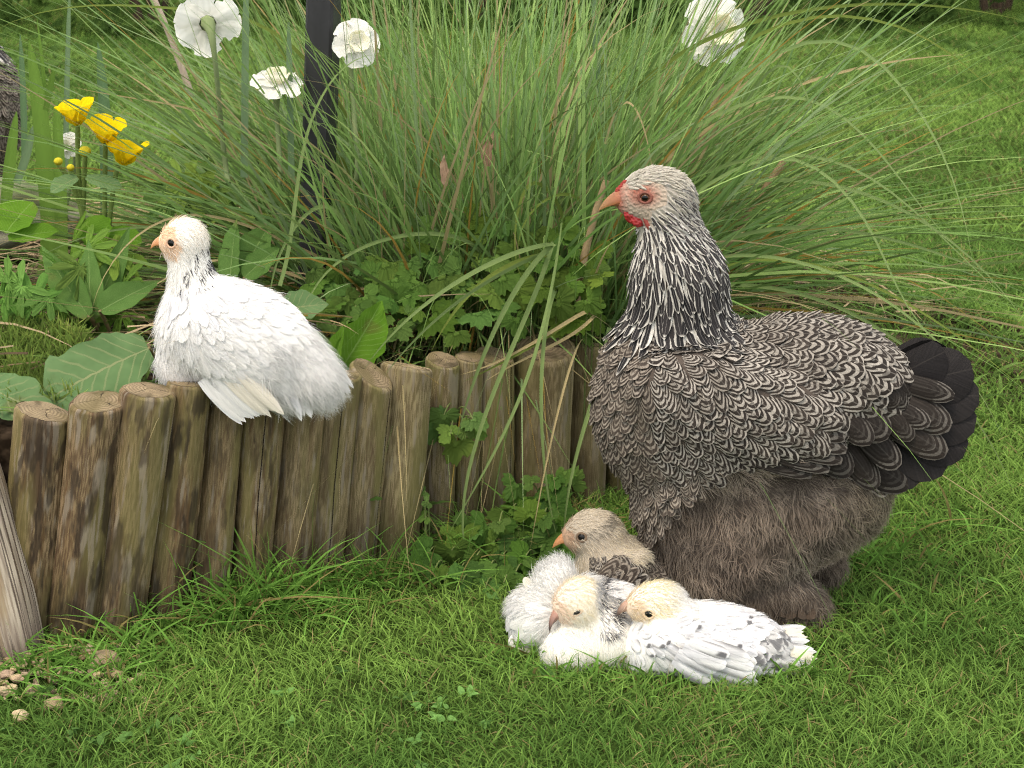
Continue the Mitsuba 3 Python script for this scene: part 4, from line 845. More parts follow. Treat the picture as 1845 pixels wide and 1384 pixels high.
blades_part('upright_blades', [spray(850, 0, 9, 72, 12, .36, .86, .05, .40, .24, .15, prng), spray(330, PI / 2, .9, 66, 12, .45, .85, .1, .4, .28, .12, prng), spray(110, .2, .6, 60, 14, .45, .85, .1, .45, .2, .12, prng, off=.12),
                               spray(190, PI - .2, .5, 60, 14, .45, .8, .1, .45, .2, .12, prng, off=-.12)])
blades_part('fine_blades', [spray(700, 0, 9, 76, 10, .30, .80, .05, .35, .24, .15, prng, W=(.0018, .0036))])
for V, Fc, C in [spray(110, .25, .55, 46, 13, .5, .95, .25, .65, .15, .1, prng, off=.10), spray(55, .0, .55, 30, 12, .5, .95, .2, .65, .14, .1, prng, off=.12, tan=.14)]:
    for k in range(len(V) // 19): part(tus, 'blade', (V[k * 19:k * 19 + 19], Fc[:17]), 'blade_green', color=C[k * 19:k * 19 + 19])
blades_part('arching_blades', [spray(200, PI - .15, .5, 40, 12, .4, .8, .3, .7, .15, .1, prng, off=-.10),
                               spray(170, PI + .1, .45, 22, 9, .35, .75, .15, .45, .14, .1, prng, off=-.12, tan=.22), spray(80, -PI / 2 - .35, .5, 56, 10, .36, .54, .75, 1.1, .14, .06, prng, tan=.16)])
blades_part('dry_blades', [spray(300, PI + .35, .55, 15, 9, .25, .55, .12, .4, .18, .12, prng, tan=1., W=(.002, .004), off=-.1), spray(80, -PI / 2 - .5, .55, 34, 12, .28, .44, .6, 1.0, .12, .08, prng, tan=1., W=(.0018, .0032)), spray(50, .1, .5, 30, 12, .4, .8, .2, .6, .14, .1, prng, tan=1., W=(.0018, .003), off=.1)], 'dead straw coloured blades')
LONG = [([(995, 440), (930, 610), (870, 760), (836, 900), (870, 1078)], (2.42, 2.20), 9, 0), ([(1012, 400), (985, 560), (935, 720), (872, 850), (806, 965)], (2.42, 2.22), 9, 0),
        ([(1052, 610), (1016, 700), (980, 856), (955, 992)], (2.42, 2.20), 5, 1), ([(1002, 520), (978, 640), (980, 830), (1012, 995)], (2.42, 2.22), 8, 0), ([(1098, 590), (1058, 752), (1035, 836), (1014, 1005)], (2.42, 2.22), 9, 0),
        ([(995, 440), (882, 476), (776, 541), (654, 668)], (2.40, 2.19), 11, 0), ([(990, 452), (850, 526), (760, 600), (690, 680)], (2.40, 2.2), 10, 0), ([(999, 438), (911, 555), (853, 690), (820, 800)], (2.40, 2.25), 10, 0), ([(985, 459), (850, 526), (776, 635)], (2.40, 2.3), 10, 2),
        ([(1060, 560), (990, 600), (900, 650), (825, 676)], (2.40, 2.29), 7, 1), ([(1070, 570), (980, 630), (905, 668), (870, 690)], (2.40, 2.29), 7, 1), ([(1050, 560), (930, 640), (830, 690)], (2.40, 2.28), 7, 2),
        ([(1010, 480), (1270, 190), (1530, 80), (1659, 204), (1727, 355), (1754, 482)], (2.6, 2.35), 8, 0), ([(1020, 400), (1300, 60), (1560, 8), (1742, 17), (1870, 44)], (2.6, 2.7), 8, 2), ([(1050, 420), (1280, 120), (1477, 30), (1677, 74), (1763, 139), (1870, 230)], (2.6, 2.4), 8, 2),
        ([(1060, 420), (1250, 230), (1464, 182), (1590, 282), (1720, 440)], (2.6, 2.4), 8, 0), ([(1080, 440), (1300, 300), (1500, 290), (1690, 420), (1845, 560)], (2.6, 2.35), 7, 0), ([(1100, 460), (1330, 330), (1560, 350), (1720, 440), (1860, 600)], (2.6, 2.4), 8, 0),
        ([(1100, 480), (1280, 330), (1440, 290), (1560, 400), (1640, 560), (1730, 640)], (2.55, 2.3), 7, 0), ([(1120, 480), (1300, 270), (1420, 120), (1472, 225), (1514, 350)], (2.6, 2.45), 7, 0), ([(1090, 420), (1380, 290), (1640, 190), (1845, 110)], (2.6, 2.6), 8, 2),
        ([(1100, 400), (1350, 190), (1560, 120), (1745, 98)], (2.65, 2.7), 8, 1), ([(1150, 540), (1330, 460), (1560, 520), (1815, 810)], (2.55, 2.2), 7, 0), ([(1150, 560), (1400, 520), (1650, 640), (1830, 900)], (2.55, 2.3), 8, 0), ([(1180, 520), (1350, 420), (1600, 430), (1845, 520)], (2.55, 2.5), 8, 0),
        ([(1180, 560), (1420, 470), (1640, 550), (1845, 700)], (2.55, 2.4), 7, 2), ([(760, 420), (620, 200), (455, 39), (325, 16), (163, 10), (-20, 60)], (2.6, 2.5), 7, 2), ([(700, 470), (560, 330), (400, 215), (260, 180), (128, 156)], (2.6, 2.5), 6, 1),
        ([(504, 515), (530, 380), (572, 190), (620, 122), (680, 98)], (2.4, 2.5), 8, 0), ([(720, 480), (560, 260), (400, 120), (290, 60)], (2.6, 2.6), 6, 0), ([(740, 460), (600, 260), (500, 80), (440, -20)], (2.6, 2.7), 7, 2), ([(690, 500), (480, 420), (320, 390), (230, 440), (165, 560)], (2.55, 2.3), 6, 1),
        ([(660, 520), (480, 480), (380, 470), (270, 520), (215, 560)], (2.5, 2.35), 6, 1), ([(650, 540), (470, 440), (330, 410), (180, 420), (60, 470)], (2.55, 2.4), 7, 0), ([(640, 500), (560, 380), (500, 470), (490, 560)], (2.5, 2.38), 8, 0), ([(880, 480), (830, 430), (700, 430), (600, 480), (540, 600)], (2.5, 2.35), 8, 0),
        ([(1010, 420), (1000, 360), (960, 330), (930, 400), (945, 500)], (2.52, 2.42), 7, 2), ([(1060, 420), (1020, 350), (970, 370), (935, 460)], (2.52, 2.42), 6, 2), ([(1090, 260), (1140, 190), (1165, 250), (1175, 310)], (2.5, 2.45), 5, 1), ([(1130, 600), (1260, 420), (1320, 250), (1345, 120)], (2.7, 2.8), 7, 2)]
for pts, (y0, y1), w, col in LONG:
    pts = np.array(pts, float); tq = np.linspace(0, 1, len(pts)); Y = y1 + (y0 - y1) * (1 - tq) ** (2.5 if y1 < 2.43 and pts[-1, 0] < 1100 and pts[-1, 1] > 620 else 1); ctr = spline(at(pts[:, 0], pts[:, 1], Y), 22)
    V, Fc, uv = strap(ctr, w * Y.mean() / F * 1.05, np.cross(np.gradient(ctr, axis=0), prng.normal(size=3) * .3 + [0, -1, .4]), camber=.2)
    c = [np.array([.235, .330, .125]), np.array([.50, .41, .22]), np.array([.190, .255, .060])][col] * prng.uniform(.85, 1.15)
    part(tus, 'blade', (V, Fc), 'blade_green', color=np.tile(c, (len(V), 1)) * (1 - .12 * uv[:, 1:]))
# dead thatch and litter lying on the bed
n = 2600; r2 = np.random.default_rng(9)
P = np.stack([r2.uniform(-1.3, .75, n), r2.uniform(2.1, 3.3, n), np.zeros(n)], 1); pp = shapely.points(P[:, 0], P[:, 1]); P = P[shapely.contains(bed_poly, pp) & (shapely.distance(pp, front_line) > .14)]; n = len(P)
P[:, 2] = bed_z(P[:, 0], P[:, 1]) + r2.uniform(.0, .06, n); a = r2.uniform(0, 2 * PI, n)
V, Fc, C = ribbons(P, np.stack([np.cos(a), np.sin(a), r2.normal(.08, .12, n)], 1), r2.uniform(.05, .22, n), r2.uniform(.0016, .0034, n), np.stack([0 * a, 0 * a, -r2.uniform(0, .3, n)], 1), seg=4, c0=np.where((r2.random(n) < .7)[:, None], [.36, .28, .17], [.22, .16, .09]) * r2.uniform(.6, 1.2, (n, 1)), rng=r2)
structure('dead_grass', (V, Fc), 'tinted_matte', 'dead straw coloured grass litter lying on the bed', color=C, kind='stuff'); labels['dead_grass']['category'] = 'grass'

# ------------------------------------------------------------------ leafy plants
def leaf_at(P, nor, axis, V): return P + V @ frame(nor, axis).T
def facing(rng, up=.8, cam=.6, jit=.35): return nrm(np.array([0, -cam, up]) + rng.normal(0, jit, 3))
def lobed_plant(label, spots, Y0, size, rng, kind='buttercup', root=None, tintc=(.085, .170, .045), name='lobed_leaf_plant', group=None, cat='plant'):
    key = thing(name, label, cat, group)
    for (px, py) in spots:
        Y = Y0(px, py) if callable(Y0) else Y0 + rng.normal(0, .02)
        R = size * rng.uniform(.7, 1.25); P = at(px, py, Y); nor = facing(rng); ax = rng.normal(size=3) * .7 + [0, -.3, -.15]
        if kind == 'buttercup': V, Fc, uv = lobed_leaf(R, rng, 3, .42, .17, 2.35)
        elif kind == 'feathery': V, Fc, uv = lobed_leaf(R * 1.2, rng, 7, .80, .06, 2.5, 72, .05, .45)
        else: V, Fc, uv = lobed_leaf(R * .9, rng, 3, .55, .05, 2.2, 40, .1, 1.)
        V = leaf_at(P, nor, ax, V); c = np.array(tintc) * rng.uniform(.75, 1.35) * np.array([rng.uniform(.95, 1.25), 1, rng.uniform(.6, .95)])
        C = c * (1.0 + .35 * (uv[:, 1:] < .05) + rng.normal(0, .05, (len(V), 1)))
        lf = part(key, 'leaf', (V, Fc), 'blade_green', color=np.clip(C, .01, .6))
        if root is not None:
            B = root(P); ctr = spline([P, (P * .45 + B * .55) + [0, 0, .3 * max(P[2] - B[2], .0) + .01], B], 8); V, Fc = tube(ctr, .0011, 5)
            part(key, 'stalk', (V, Fc), 'tinted_matte', color=np.tile([.14, .18, .06], (len(V), 1)))
    return key
def pick(poly, n, rng, gap=20):
    pg = Polygon(poly); x0, y0, x1, y1 = pg.bounds; out = []
    for _ in range(n * 60):
        q = (rng.uniform(x0, x1), rng.uniform(y0, y1))
        if pg.contains(Point(q)) and all((q[0] - a) ** 2 + (q[1] - b) ** 2 > gap ** 2 for a, b in out): out.append(q)
        if len(out) >= n: break
    return out
def bed_root(dx=0.0, dy=.05): return lambda P: np.array([P[0] + dx, P[1] + dy, float(bed_z(P[0] + dx, P[1] + dy)) - .01])
q3 = np.random.default_rng(51)
lobed_plant('mass of lobed dark green leaves under the front of the ornamental grass', pick([(690, 470), (800, 400), (1000, 390), (1090, 450), (1080, 500), (980, 560), (860, 600), (700, 600), (640, 520)], 46, q3, 28), lambda x, y: 2.50 - (y - 400) / 200. * .14, .028, q3, 'buttercup', bed_root(), (.085, .165, .045))
lobed_plant('small lobed leaf plant growing beside the hen at the top of the logs', [(1030, 512), (1058, 540), (1010, 540), (1070, 520), (1040, 575), (1062, 565), (1015, 575), (1085, 500), (1048, 598)], 2.43, .026, q3, 'buttercup', bed_root(), (.105, .195, .05))
lobed_plant('lobed leaf plant trailing out of a gap between the logs', [(800, 748), (790, 770), (852, 755), (822, 795), (866, 768), (812, 782), (838, 770)], 2.285, .024, q3, 'buttercup', lambda P: np.array([at(820, 790, 2.3)[0], 2.33, P[2] - .01]), (.105, .195, .060))
lobed_plant('weeds with lobed leaves growing on the grass left of the brown chick', pick([(760, 1000), (800, 960), (930, 920), (1000, 900), (1010, 1000), (960, 1040), (880, 1060), (800, 1050)], 36, q3, 24), lambda x, y: min(2.28, 2.235 - (y - 950) / 100. * .09), .027, q3, 'buttercup', lambda P: np.array([P[0] + .01, P[1] + .02, 0.0]), (.070, .145, .040))
lobed_plant('clover like weeds climbing against the logs beside the breast of the hen', [(930, 872), (945, 895), (920, 890), (960, 870), (1000, 860), (1018, 850), (985, 885), (940, 920), (965, 905), (1005, 885), (1030, 870), (925, 912), (955, 930), (900, 940), (980, 930)], lambda x, y: 2.29 - .002 * max(0, y - 900), .019, q3, 'buttercup', lambda P: np.array([P[0] + .01, 2.31, 0.0]), (.080, .165, .045))
lobed_plant('little weed growing against the tall cracked log', [(680, 895), (674, 870), (766, 885), (772, 905), (768, 930)], 2.235, .015, q3, 'clover', lambda P: np.array([P[0], 2.24, 0.0]), (.10, .19, .07))
lobed_plant('finely cut bright green leaves between the flowers and the perched chick', pick([(90, 450), (150, 420), (215, 430), (230, 560), (170, 590), (110, 560)], 18, q3, 26), 2.42, .040, q3, 'feathery', bed_root(), (.115, .225, .055), 'feathery_plant')
lobed_plant('finely cut leaves on the left edge above the moss', pick([(0, 500), (90, 520), (95, 580), (10, 590)], 9, q3, 26), 2.34, .034, q3, 'feathery', bed_root(), (.110, .225, .060), 'feathery_plant')
lobed_plant('pale finely cut leaves behind the head of the perched chick', pick([(290, 310), (370, 310), (440, 400), (380, 380), (310, 360)], 14, q3, 28), 2.62, .040, q3, 'feathery', bed_root(), (.135, .245, .075), 'feathery_plant')
lobed_plant('small green weeds between the flowers and the grass clump', pick([(330, 230), (470, 250), (560, 330), (480, 370), (350, 290)], 22, q3, 26), 2.85, .032, q3, 'buttercup', bed_root(), (.11, .20, .06))
lobed_plant('low weeds along the top of the logs right of the perched chick', pick([(560, 480), (690, 470), (760, 560), (700, 640), (640, 610), (560, 560)], 26, q3, 24), lambda x, y: 2.44 - (y - 480) / 170. * .12, .024, q3, 'buttercup', bed_root(), (.080, .165, .050))
def leafy(name, label, rows, bsdf, rng, cat='plant', teeth=.03, wav=.05, fold=.25, droop=.15, tip=.6, peak=.4, lab=None):
    key = thing(name, label, cat)
    for (ax, ay, ya, bx, by, yb, w, nx, nz) in rows:
        A, B = at(ax, ay, ya), at(bx, by, yb); L = np.linalg.norm(B - A)
        V, Fc, uv = broad_leaf(L, w * ya / F, rng, 11, 18, wav, droop, fold, tip, peak, teeth)
        part(key, 'leaf', (leaf_at(A, np.array([nx, -.75, nz]), B - A, V), Fc), bsdf, uv=uv)
        ctr = spline([A, A * .6 + np.array([A[0], A[1] + .06, bed_z(A[0], A[1] + .05)]) * .4 + [0, 0, .01], [A[0], A[1] + .08, float(bed_z(A[0], A[1] + .07)) - .01]], 8); V, Fc = tube(ctr, .0028, 6)
        part(key, 'stalk', (V, Fc), 'tinted_matte', color=np.tile([.20, .16, .08], (len(V), 1)))
    return key
leafy('dock_plant', 'large broad grey green dock leaf lying over the log tops at the left', [(268, 628, 2.16, 78, 652, 2.06, 150, .1, .85)], 'dock_leaf', q3, tip=.45, peak=.55, fold=.12, wav=.09, teeth=.09)
leafy('dock_plant', 'grey green dock leaf cut off by the left edge above the first log', [(-40, 690, 2.12, 92, 736, 2.06, 92, -.1, .9)], 'dock_leaf', q3, tip=.45, peak=.45, fold=.1)
leafy('dock_plant', 'folded bright green leaf standing on the logs right of the perched chick', [(612, 668, 2.27, 705, 545, 2.30, 92, .35, .2), (604, 668, 2.26, 622, 585, 2.27, 46, -.6, .1)], 'bright_leaf', q3, fold=.6, tip=.6, peak=.4)
leafy('dock_plant', 'broad upright leaves behind the head of the perched chick', [(415, 520, 2.40, 440, 400, 2.46, 50, -.5, .3), (430, 500, 2.42, 486, 405, 2.50, 62, .3, .6), (440, 500, 2.4, 500, 455, 2.46, 46, .2, .7)], 'ribbed_leaf', q3, fold=.35, tip=.55)
leafy('dock_plant', 'grey green leaf beside the back of the perched chick', [(500, 560, 2.3, 566, 512, 2.28, 66, .1, .8), (520, 600, 2.28, 575, 590, 2.25, 40, .2, .5)], 'dock_leaf', q3, fold=.15, tip=.5)
leafy('ribbed_leaf_plant', 'ribbed pointed leaves crossing between the flowers and the perched chick', [(160, 570, 2.34, 70, 440, 2.42, 62, -.2, .4), (165, 575, 2.35, 165, 440, 2.42, 60, 0, .3), (180, 560, 2.33, 290, 478, 2.36, 58, .3, .7), (170, 560, 2.38, 232, 410, 2.45, 50, .3, .2)], 'ribbed_leaf', q3, fold=.3, tip=.8, peak=.4, wav=.02, teeth=.0)
leafy('pale_leaf_plant', 'pale grey green broad leaves half hidden in the middle of the grass clump', [(1000, 300, 2.95, 940, 130, 3.0, 90, -.2, .4), (1010, 310, 2.95, 1010, 150, 3.02, 100, 0, .3), (1020, 310, 2.94, 1080, 140, 3.0, 96, .3, .4), (1010, 320, 2.9, 1050, 200, 2.9, 80, .2, .6), (990, 320, 2.9, 960, 210, 2.9, 80, -.2, .6)], 'dock_leaf', q3, fold=.3, tip=.5)

# ------------------------------------------------------------------ sword leaves, flowers
def swords(name, label, rows, cat='plant'):
    key = thing(name, label, cat)
    for pts, (y0, y1), w, c in rows:
        pts = np.array(pts, float); Y = np.linspace(y0, y1, len(pts)); ctr = spline(at(pts[:, 0], pts[:, 1], Y), 16)
        V, Fc, uv = strap(ctr, w * Y.mean() / F, np.cross(np.gradient(ctr, axis=0), [0.1, -1, .3]), lambda t: np.interp(t, [0, .5, .8, .93, 1], [.9, 1, .75, .4, .02]), .12)
        part(key, 'leaf', (V, Fc), 'blade_green', color=np.tile(c, (len(V), 1)) * (1 - .25 * np.abs(uv[:, :1] - .5)))
G1, G2, G3 = np.array([.150, .265, .050]), np.array([.120, .205, .100]), np.array([.165, .250, .135])
swords('iris_plant', 'tall bright green sword leaves left of the yellow flowers', [([(92, 520), (85, 330), (70, 190), (52, 72)], (2.62, 2.68), 34, G1), ([(112, 520), (108, 330), (100, 165)], (2.6, 2.66), 24, G1), ([(70, 500), (84, 250), (66, 30)], (2.66, 2.7), 10, G1), ([(82, 200), (98, 122)], (2.6, 2.55), 12, G1)])
swords('iris_plant', 'grey green sword leaves behind the yellow flowers', [([(190, 420), (190, 230), (176, 75)], (2.85, 2.9), 24, G2), ([(118, 330), (122, 100), (126, -30)], (3.0, 3.05), 10, G3), ([(44, 300), (42, 180), (36, 60)], (2.8, 2.85), 12, G2), ([(30, 330), (50, 270), (60, 225)], (2.7, 2.72), 16, G3), ([(8, 400), (22, 260), (30, 200)], (2.7, 2.72), 22, G1)])
def petal(P, d, nor, L, W, c, key, rng, cup=.5, wav=.06, name='petal', tip=-1, peak=.55):
    V, Fc, uv = broad_leaf(L, W, rng, 11, 21, wav, -cup, .25, tip, peak); t2 = V[:, 1] / L; V[:, 1] = L * np.sin(np.clip(t2, 0, 1) * 1.5708) ** 1.0 * .5 + V[:, 1] * .5; V = leaf_at(P, nor, d, V)
    return part(key, name, (V, Fc), 'petal_thin', color=np.array(c) * (1 - .18 * (1 - uv[:, 1:])) * (1 + .06 * np.cos(uv[:, :1] * 30)))
def stem(key, pts, Y, r, c, name='stem'):
    pts = np.array(pts, float); V, Fc = tube(spline(at(pts[:, 0], pts[:, 1], np.linspace(Y, Y + .02, len(pts))), 12), r, 8); part(key, name, (V, Fc), 'tinted_matte', color=np.tile(c, (len(V), 1)))
YEL, STEM = (.86, .66, .012), (.14, .20, .05)
mm = thing('marsh_marigold', 'marsh marigold with three yellow flowers and round buds', 'flower')
for (px, py, dn, w) in [(140, 226, (-.08, -.10, .98), 86), (190, 258, (.15, -.22, .92), 84), (222, 298, (.18, -.05, .96), 92)]:
    Y = 2.50; P = at(px, py, Y); ax = nrm(np.array(dn, float)); M = frame(ax, np.array([0, 1, 0.0])); fl = numbered(mm + '__flower'); a0 = q3.uniform(0, 6)
    for k in range(5):
        a = a0 + k * PI / 2.5 + q3.normal(0, .12); o = M[:, 0] * math.cos(a) + M[:, 1] * math.sin(a); d = nrm(o * .70 + ax * .82)
        petal(P, d, nrm(ax * .70 - o * .82), w * .64 * Y / F * q3.uniform(.9, 1.1), w * .50 * Y / F, YEL, fl, q3, -.05, .05)
    s = trimesh.creation.icosphere(2, w * .10 * Y / F); V = np.array(s.vertices) * [1, 1, .7] + P + ax * .008; part(fl, 'centre', (V, s.faces), 'tinted_matte', color=np.tile([.55, .42, .02], (len(V), 1)))
for px, py, r in [(153, 273, 11), (105, 291, 8), (127, 302, 7)]:
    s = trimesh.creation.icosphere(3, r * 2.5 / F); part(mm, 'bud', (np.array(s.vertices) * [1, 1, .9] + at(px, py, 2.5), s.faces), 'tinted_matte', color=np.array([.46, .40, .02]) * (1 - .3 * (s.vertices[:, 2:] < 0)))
for pts in ([(140, 228), (141, 300), (150, 400)], [(190, 260), (189, 330), (188, 420)], [(212, 300), (203, 350), (196, 420)], [(153, 280), (152, 320), (150, 380)], [(105, 296), (128, 330), (150, 400)], [(127, 306), (138, 330), (150, 380)]): stem(mm, pts, 2.52, .0036, STEM)
for (ax_, ay_, bx_, by_, w) in [(140, 320, 90, 322, 36), (155, 320, 200, 305, 30), (150, 400, 190, 440, 70), (190, 420, 230, 400, 46), (10, 420, 0, 350, 70), (15, 430, 40, 370, 40)]:
    A, B = at(ax_, ay_, 2.5), at(bx_, by_, 2.47); V, Fc, uv = broad_leaf(np.linalg.norm(B - A), w * 2.5 / F, q3, 9, 12, .04, .1, .3, .4, .55, .05); part(mm, 'leaf', (leaf_at(A, np.array([0, -.6, .8]), B - A, V), Fc), 'dock_leaf' if w < 40 else 'bright_leaf', uv=uv)
WH = (.93, .925, .88)
def daffodil(px, py, w, Y, ax, label, st, face=1):
    key = thing('daffodil', label, 'flower', None); P = at(px, py, Y); ax = nrm(np.array(ax, float)); M = frame(ax, np.array([0.1, .2, 1.0])); s = w * Y / F
    fl = numbered(key + '__flower')
    for k in range(6):
        a = k * PI / 3 + q3.normal(0, .1) + .3; o = M[:, 0] * math.cos(a) + M[:, 1] * math.sin(a)
        petal(P + ax * (.002 * (k % 2)), nrm(o + ax * q3.uniform(-.1, .25)), ax, s * .54, s * .46, WH, fl, q3, -.12, .09)
    for k in range(5):
        a = k * PI / 2.5 + q3.normal(0, .2); o = M[:, 0] * math.cos(a) + M[:, 1] * math.sin(a)
        petal(P + ax * .004, nrm(o + ax * q3.uniform(.5, 1.0)), nrm(ax - o * .5), s * .30, s * .28, (.92, .91, .82), fl, q3, .2, .2, 'inner_petal')
    th = np.linspace(0, 2 * PI, 31); rows = []
    for t in np.linspace(0, 1, 6):
        rr = s * (.10 + .07 * t + .05 * t ** 4 * (1 + .5 * np.sin(th * 6))); rows.append(P + ax * (t * s * .24) + (M[:, :1] * np.cos(th) * rr + M[:, 1:2] * np.sin(th) * rr).T)
    V = np.vstack(rows); i = (np.arange(5)[:, None] * 31 + np.arange(30)[None]).ravel(); Fc = np.vstack([np.stack([i, i + 1, i + 32], 1), np.stack([i, i + 32, i + 31], 1)])
    part(fl, 'cup', (V, Fc), 'petal_thin', color=np.tile([.91, .88, .70], (len(V), 1)))
    V, Fc = tube(spline([P - ax * s * .02, P - ax * s * .25, at(*st[1], Y) * .5 + (P - ax * s * .3) * .5, at(*st[1], Y)], 14), np.interp(np.linspace(0, 1, 14), [0, .12, .3, 1], [.012, .006, .0035, .004]), 8)
    part(key, 'stem', (V, Fc), 'tinted_matte', color=np.tile([.17, .22, .10], (len(V), 1)))
    for pts, w2 in st[2:]:
        pts = np.array(pts, float); ctr = spline(at(pts[:, 0], pts[:, 1], Y), 12); V, Fc, uv = strap(ctr, w2 * Y / F, np.cross(np.gradient(ctr, axis=0), [0, -1, .3]), lambda t: np.interp(t, [0, .8, 1], [1, .9, .3])); part(key, 'leaf', (V, Fc), 'blade_green', color=np.tile(G3, (len(V), 1)))
daffodil(374, 42, 112, 2.50, (-.25, .85, .1), 'white daffodil seen from behind at the top left', [0, (412, 330), ([(440, 320), (442, 100), (444, -40)], 14)])
daffodil(500, 150, 92, 2.50, (.15, -.35, .9), 'white daffodil just left of the black post', [0, (505, 330), ([(525, 320), (522, 150), (520, 40)], 12)])
daffodil(642, 78, 84, 2.52, (.3, -.8, .3), 'white daffodil half hidden by grass just right of the black post', [0, (640, 330)])
daffodil(1288, 55, 122, 2.85, (.35, -.85, .2), 'white daffodil behind the arching grass above the hen', [0, (1270, 330), ([(1090, 300), (1075, 100), (1070, -20)], 14)])
daffodil(125, 262, 46, 2.7, (-.3, -.8, .2), 'small withered cream flower behind the yellow flowers', [0, (122, 400)])

# ------------------------------------------------------------------ post, canes, dry leaf, stones, moss, background
ctr = spline([at(586, -90, 2.56), at(580, 120, 2.56), at(564, 570, 2.56)], 10); rr = .0205; n = 10
sq = np.array([[-1, -.8], [-.8, -1], [.8, -1], [1, -.8], [1, .8], [.8, 1], [-.8, 1], [-1, .8]]) * rr; ax = nrm(ctr[-1] - ctr[0]); s1 = nrm(np.cross(ax, [0.25, 1, 0])); s2 = np.cross(ax, s1)
V = (ctr[:, None] + s1 * sq[None, :, :1] + s2 * sq[None, :, 1:]).reshape(-1, 3); i = np.arange(n - 1)[:, None] * 8; j = np.arange(8)[None]; k = (j + 1) % 8
Fc = np.vstack([np.stack([np.stack([i + j, i + k, i + 8 + k], -1), np.stack([i + j, i + 8 + k, i + 8 + j], -1)], 2).reshape(-1, 3), [[0, b, b + 1] for b in range(1, 7)]])
ps = thing('black_post', 'black square post leaning slightly in the bed behind the grass', 'post'); put(ps, (V, Fc), 'dark_post', smooth=30)
def cane(pts, Y, w, label, c=(.30, .22, .125)):
    key = thing('dry_cane', label, 'cane'); pts = np.array(pts, float); ctr = spline(at(pts[:, 0], pts[:, 1], Y), 14); V, Fc = tube(ctr, w / 2 * Y / F * np.linspace(1.1, .8, 14) * (1 + .12 * (np.arange(14) % 5 == 0)), 9)
    put(key, (V, Fc), 'tinted_matte', color=np.array(c) * (.6 + .8 * meshkit.fbm(V * [300, 300, 40], 3))[:, None])
cane([(1036, 560), (1058, 440), (1092, 325)], 2.46, 15, 'thick dry brown cane standing in front of the beak of the hen')
cane([(1290, 470), (1345, 390), (1412, 290)], 2.66, 15, 'dry brown cane slanting right behind the neck of the hen')
cane([(1230, 330), (1268, 240), (1300, 150)], 2.72, 13, 'dry cane standing above the head of the hen')
cane([(345, 175), (310, 75), (274, -10)], 2.95, 12, 'pale bare cane leaning left at the top of the picture', (.42, .34, .28))
dl = thing('dry_leaf', 'curled dry brown leaf caught in the grass clump', 'leaf'); V, Fc, uv = broad_leaf(.05, .018, q3, 9, 12, .08, .25, .9)
put(dl, (leaf_at(at(882, 300, 2.42), np.array([-.5, -.8, .2]), np.array([-.15, 0, 1.0]), V), Fc), 'tinted_matte', color=np.array([.17, .11, .07]) * (.3 + 1.4 * meshkit.fbm(V * 300, 3))[:, None])
dl = thing('dry_leaf', 'dry brown leaf standing in the grass left of the curled one', 'leaf'); V, Fc, uv = broad_leaf(.045, .013, q3, 9, 12, .08, .25, .8)
put(dl, (leaf_at(at(805, 335, 2.45), np.array([-.3, -.9, .2]), np.array([-.25, 0, 1.0]), V), Fc), 'tinted_matte', color=np.array([.22, .15, .10]) * (.3 + 1.4 * meshkit.fbm(V * 300, 3))[:, None])
def stone(key, P, r, seed, sq=(1, .8, .6), sub=3):
    s = trimesh.creation.icosphere(sub, 1.0); v = np.array(s.vertices); v = v * (1 + .8 * (meshkit.fbm(v * 1.6 + seed * 7.7, 3) - .5))[:, None] * sq; return P + v * r, s.faces
st = thing('boulder', 'smooth mossy grey boulder behind the flowers at the left edge', 'stone'); V, Fc = stone(st, at(30, 400, 2.80) , .10, 3, (1.1, .7, .62), 4); put(st, (V, Fc), 'pale_stone')
g4 = np.random.default_rng(66)
PEB = [(190, 1190, 30), (165, 1170, 14), (210, 1215, 14), (30, 1180, 10), (12, 1215, 15), (30, 1222, 13), (5, 1245, 12), (22, 1240, 11), (40, 1200, 12), (14, 1190, 9), (95, 1170, 13), (120, 1165, 10), (60, 1240, 16), (82, 1245, 8), (96, 1268, 20), (36, 1290, 16), (50, 1180, 8), (135, 1168, 9), (240, 1228, 9), (26, 1205, 9), (2, 1200, 10), (8, 1230, 9), (45, 1215, 8), (180, 1215, 9), (150, 1185, 10), (108, 1180, 8), (225, 1198, 8), (76, 1176, 8), (16, 1172, 8), (38, 1262, 8)]
pb = thing('gravel_patch', 'patch of pale gravel stones in front of the leaning log', 'gravel')
for k, (px, py, r) in enumerate(PEB[:26]):
    V, Fc = stone(pb, on(px, py, .004), r * 2.0 / F * .92, 20 + k, (1, g4.uniform(.6, .9), g4.uniform(.5, .8)), 2)
    V = V[Fc].reshape(-1, 3); Fc = np.arange(len(V)).reshape(-1, 3); part(pb, 'stone', (V, Fc), 'tinted_matte', color=np.array([.38, .30, .19]) * g4.uniform(.55, 1.25) * np.array([1, g4.uniform(.9, 1.04), g4.uniform(.8, 1.15)]) * (.8 + .4 * meshkit.fbm(V * 200, 2))[:, None])
n = 260; P = on(g4.uniform(-60, 260, n), g4.uniform(1160, 1262, n), .0); ico = trimesh.creation.icosphere(1, 1.0)
V = (P[:, None] + ico.vertices[None] * g4.uniform(.002, .0055, (n, 1, 1)) * g4.uniform(.6, 1.2, (n, 1, 3))).reshape(-1, 3); Fc = (ico.faces[None] + np.arange(n)[:, None, None] * len(ico.vertices)).reshape(-1, 3)
part(pb, 'grit', (V, Fc), 'tinted_matte', color=np.repeat(np.array([.36, .28, .18]) * g4.uniform(.3, 1.2, (n, 1)), len(ico.vertices), 0), kind='stuff')
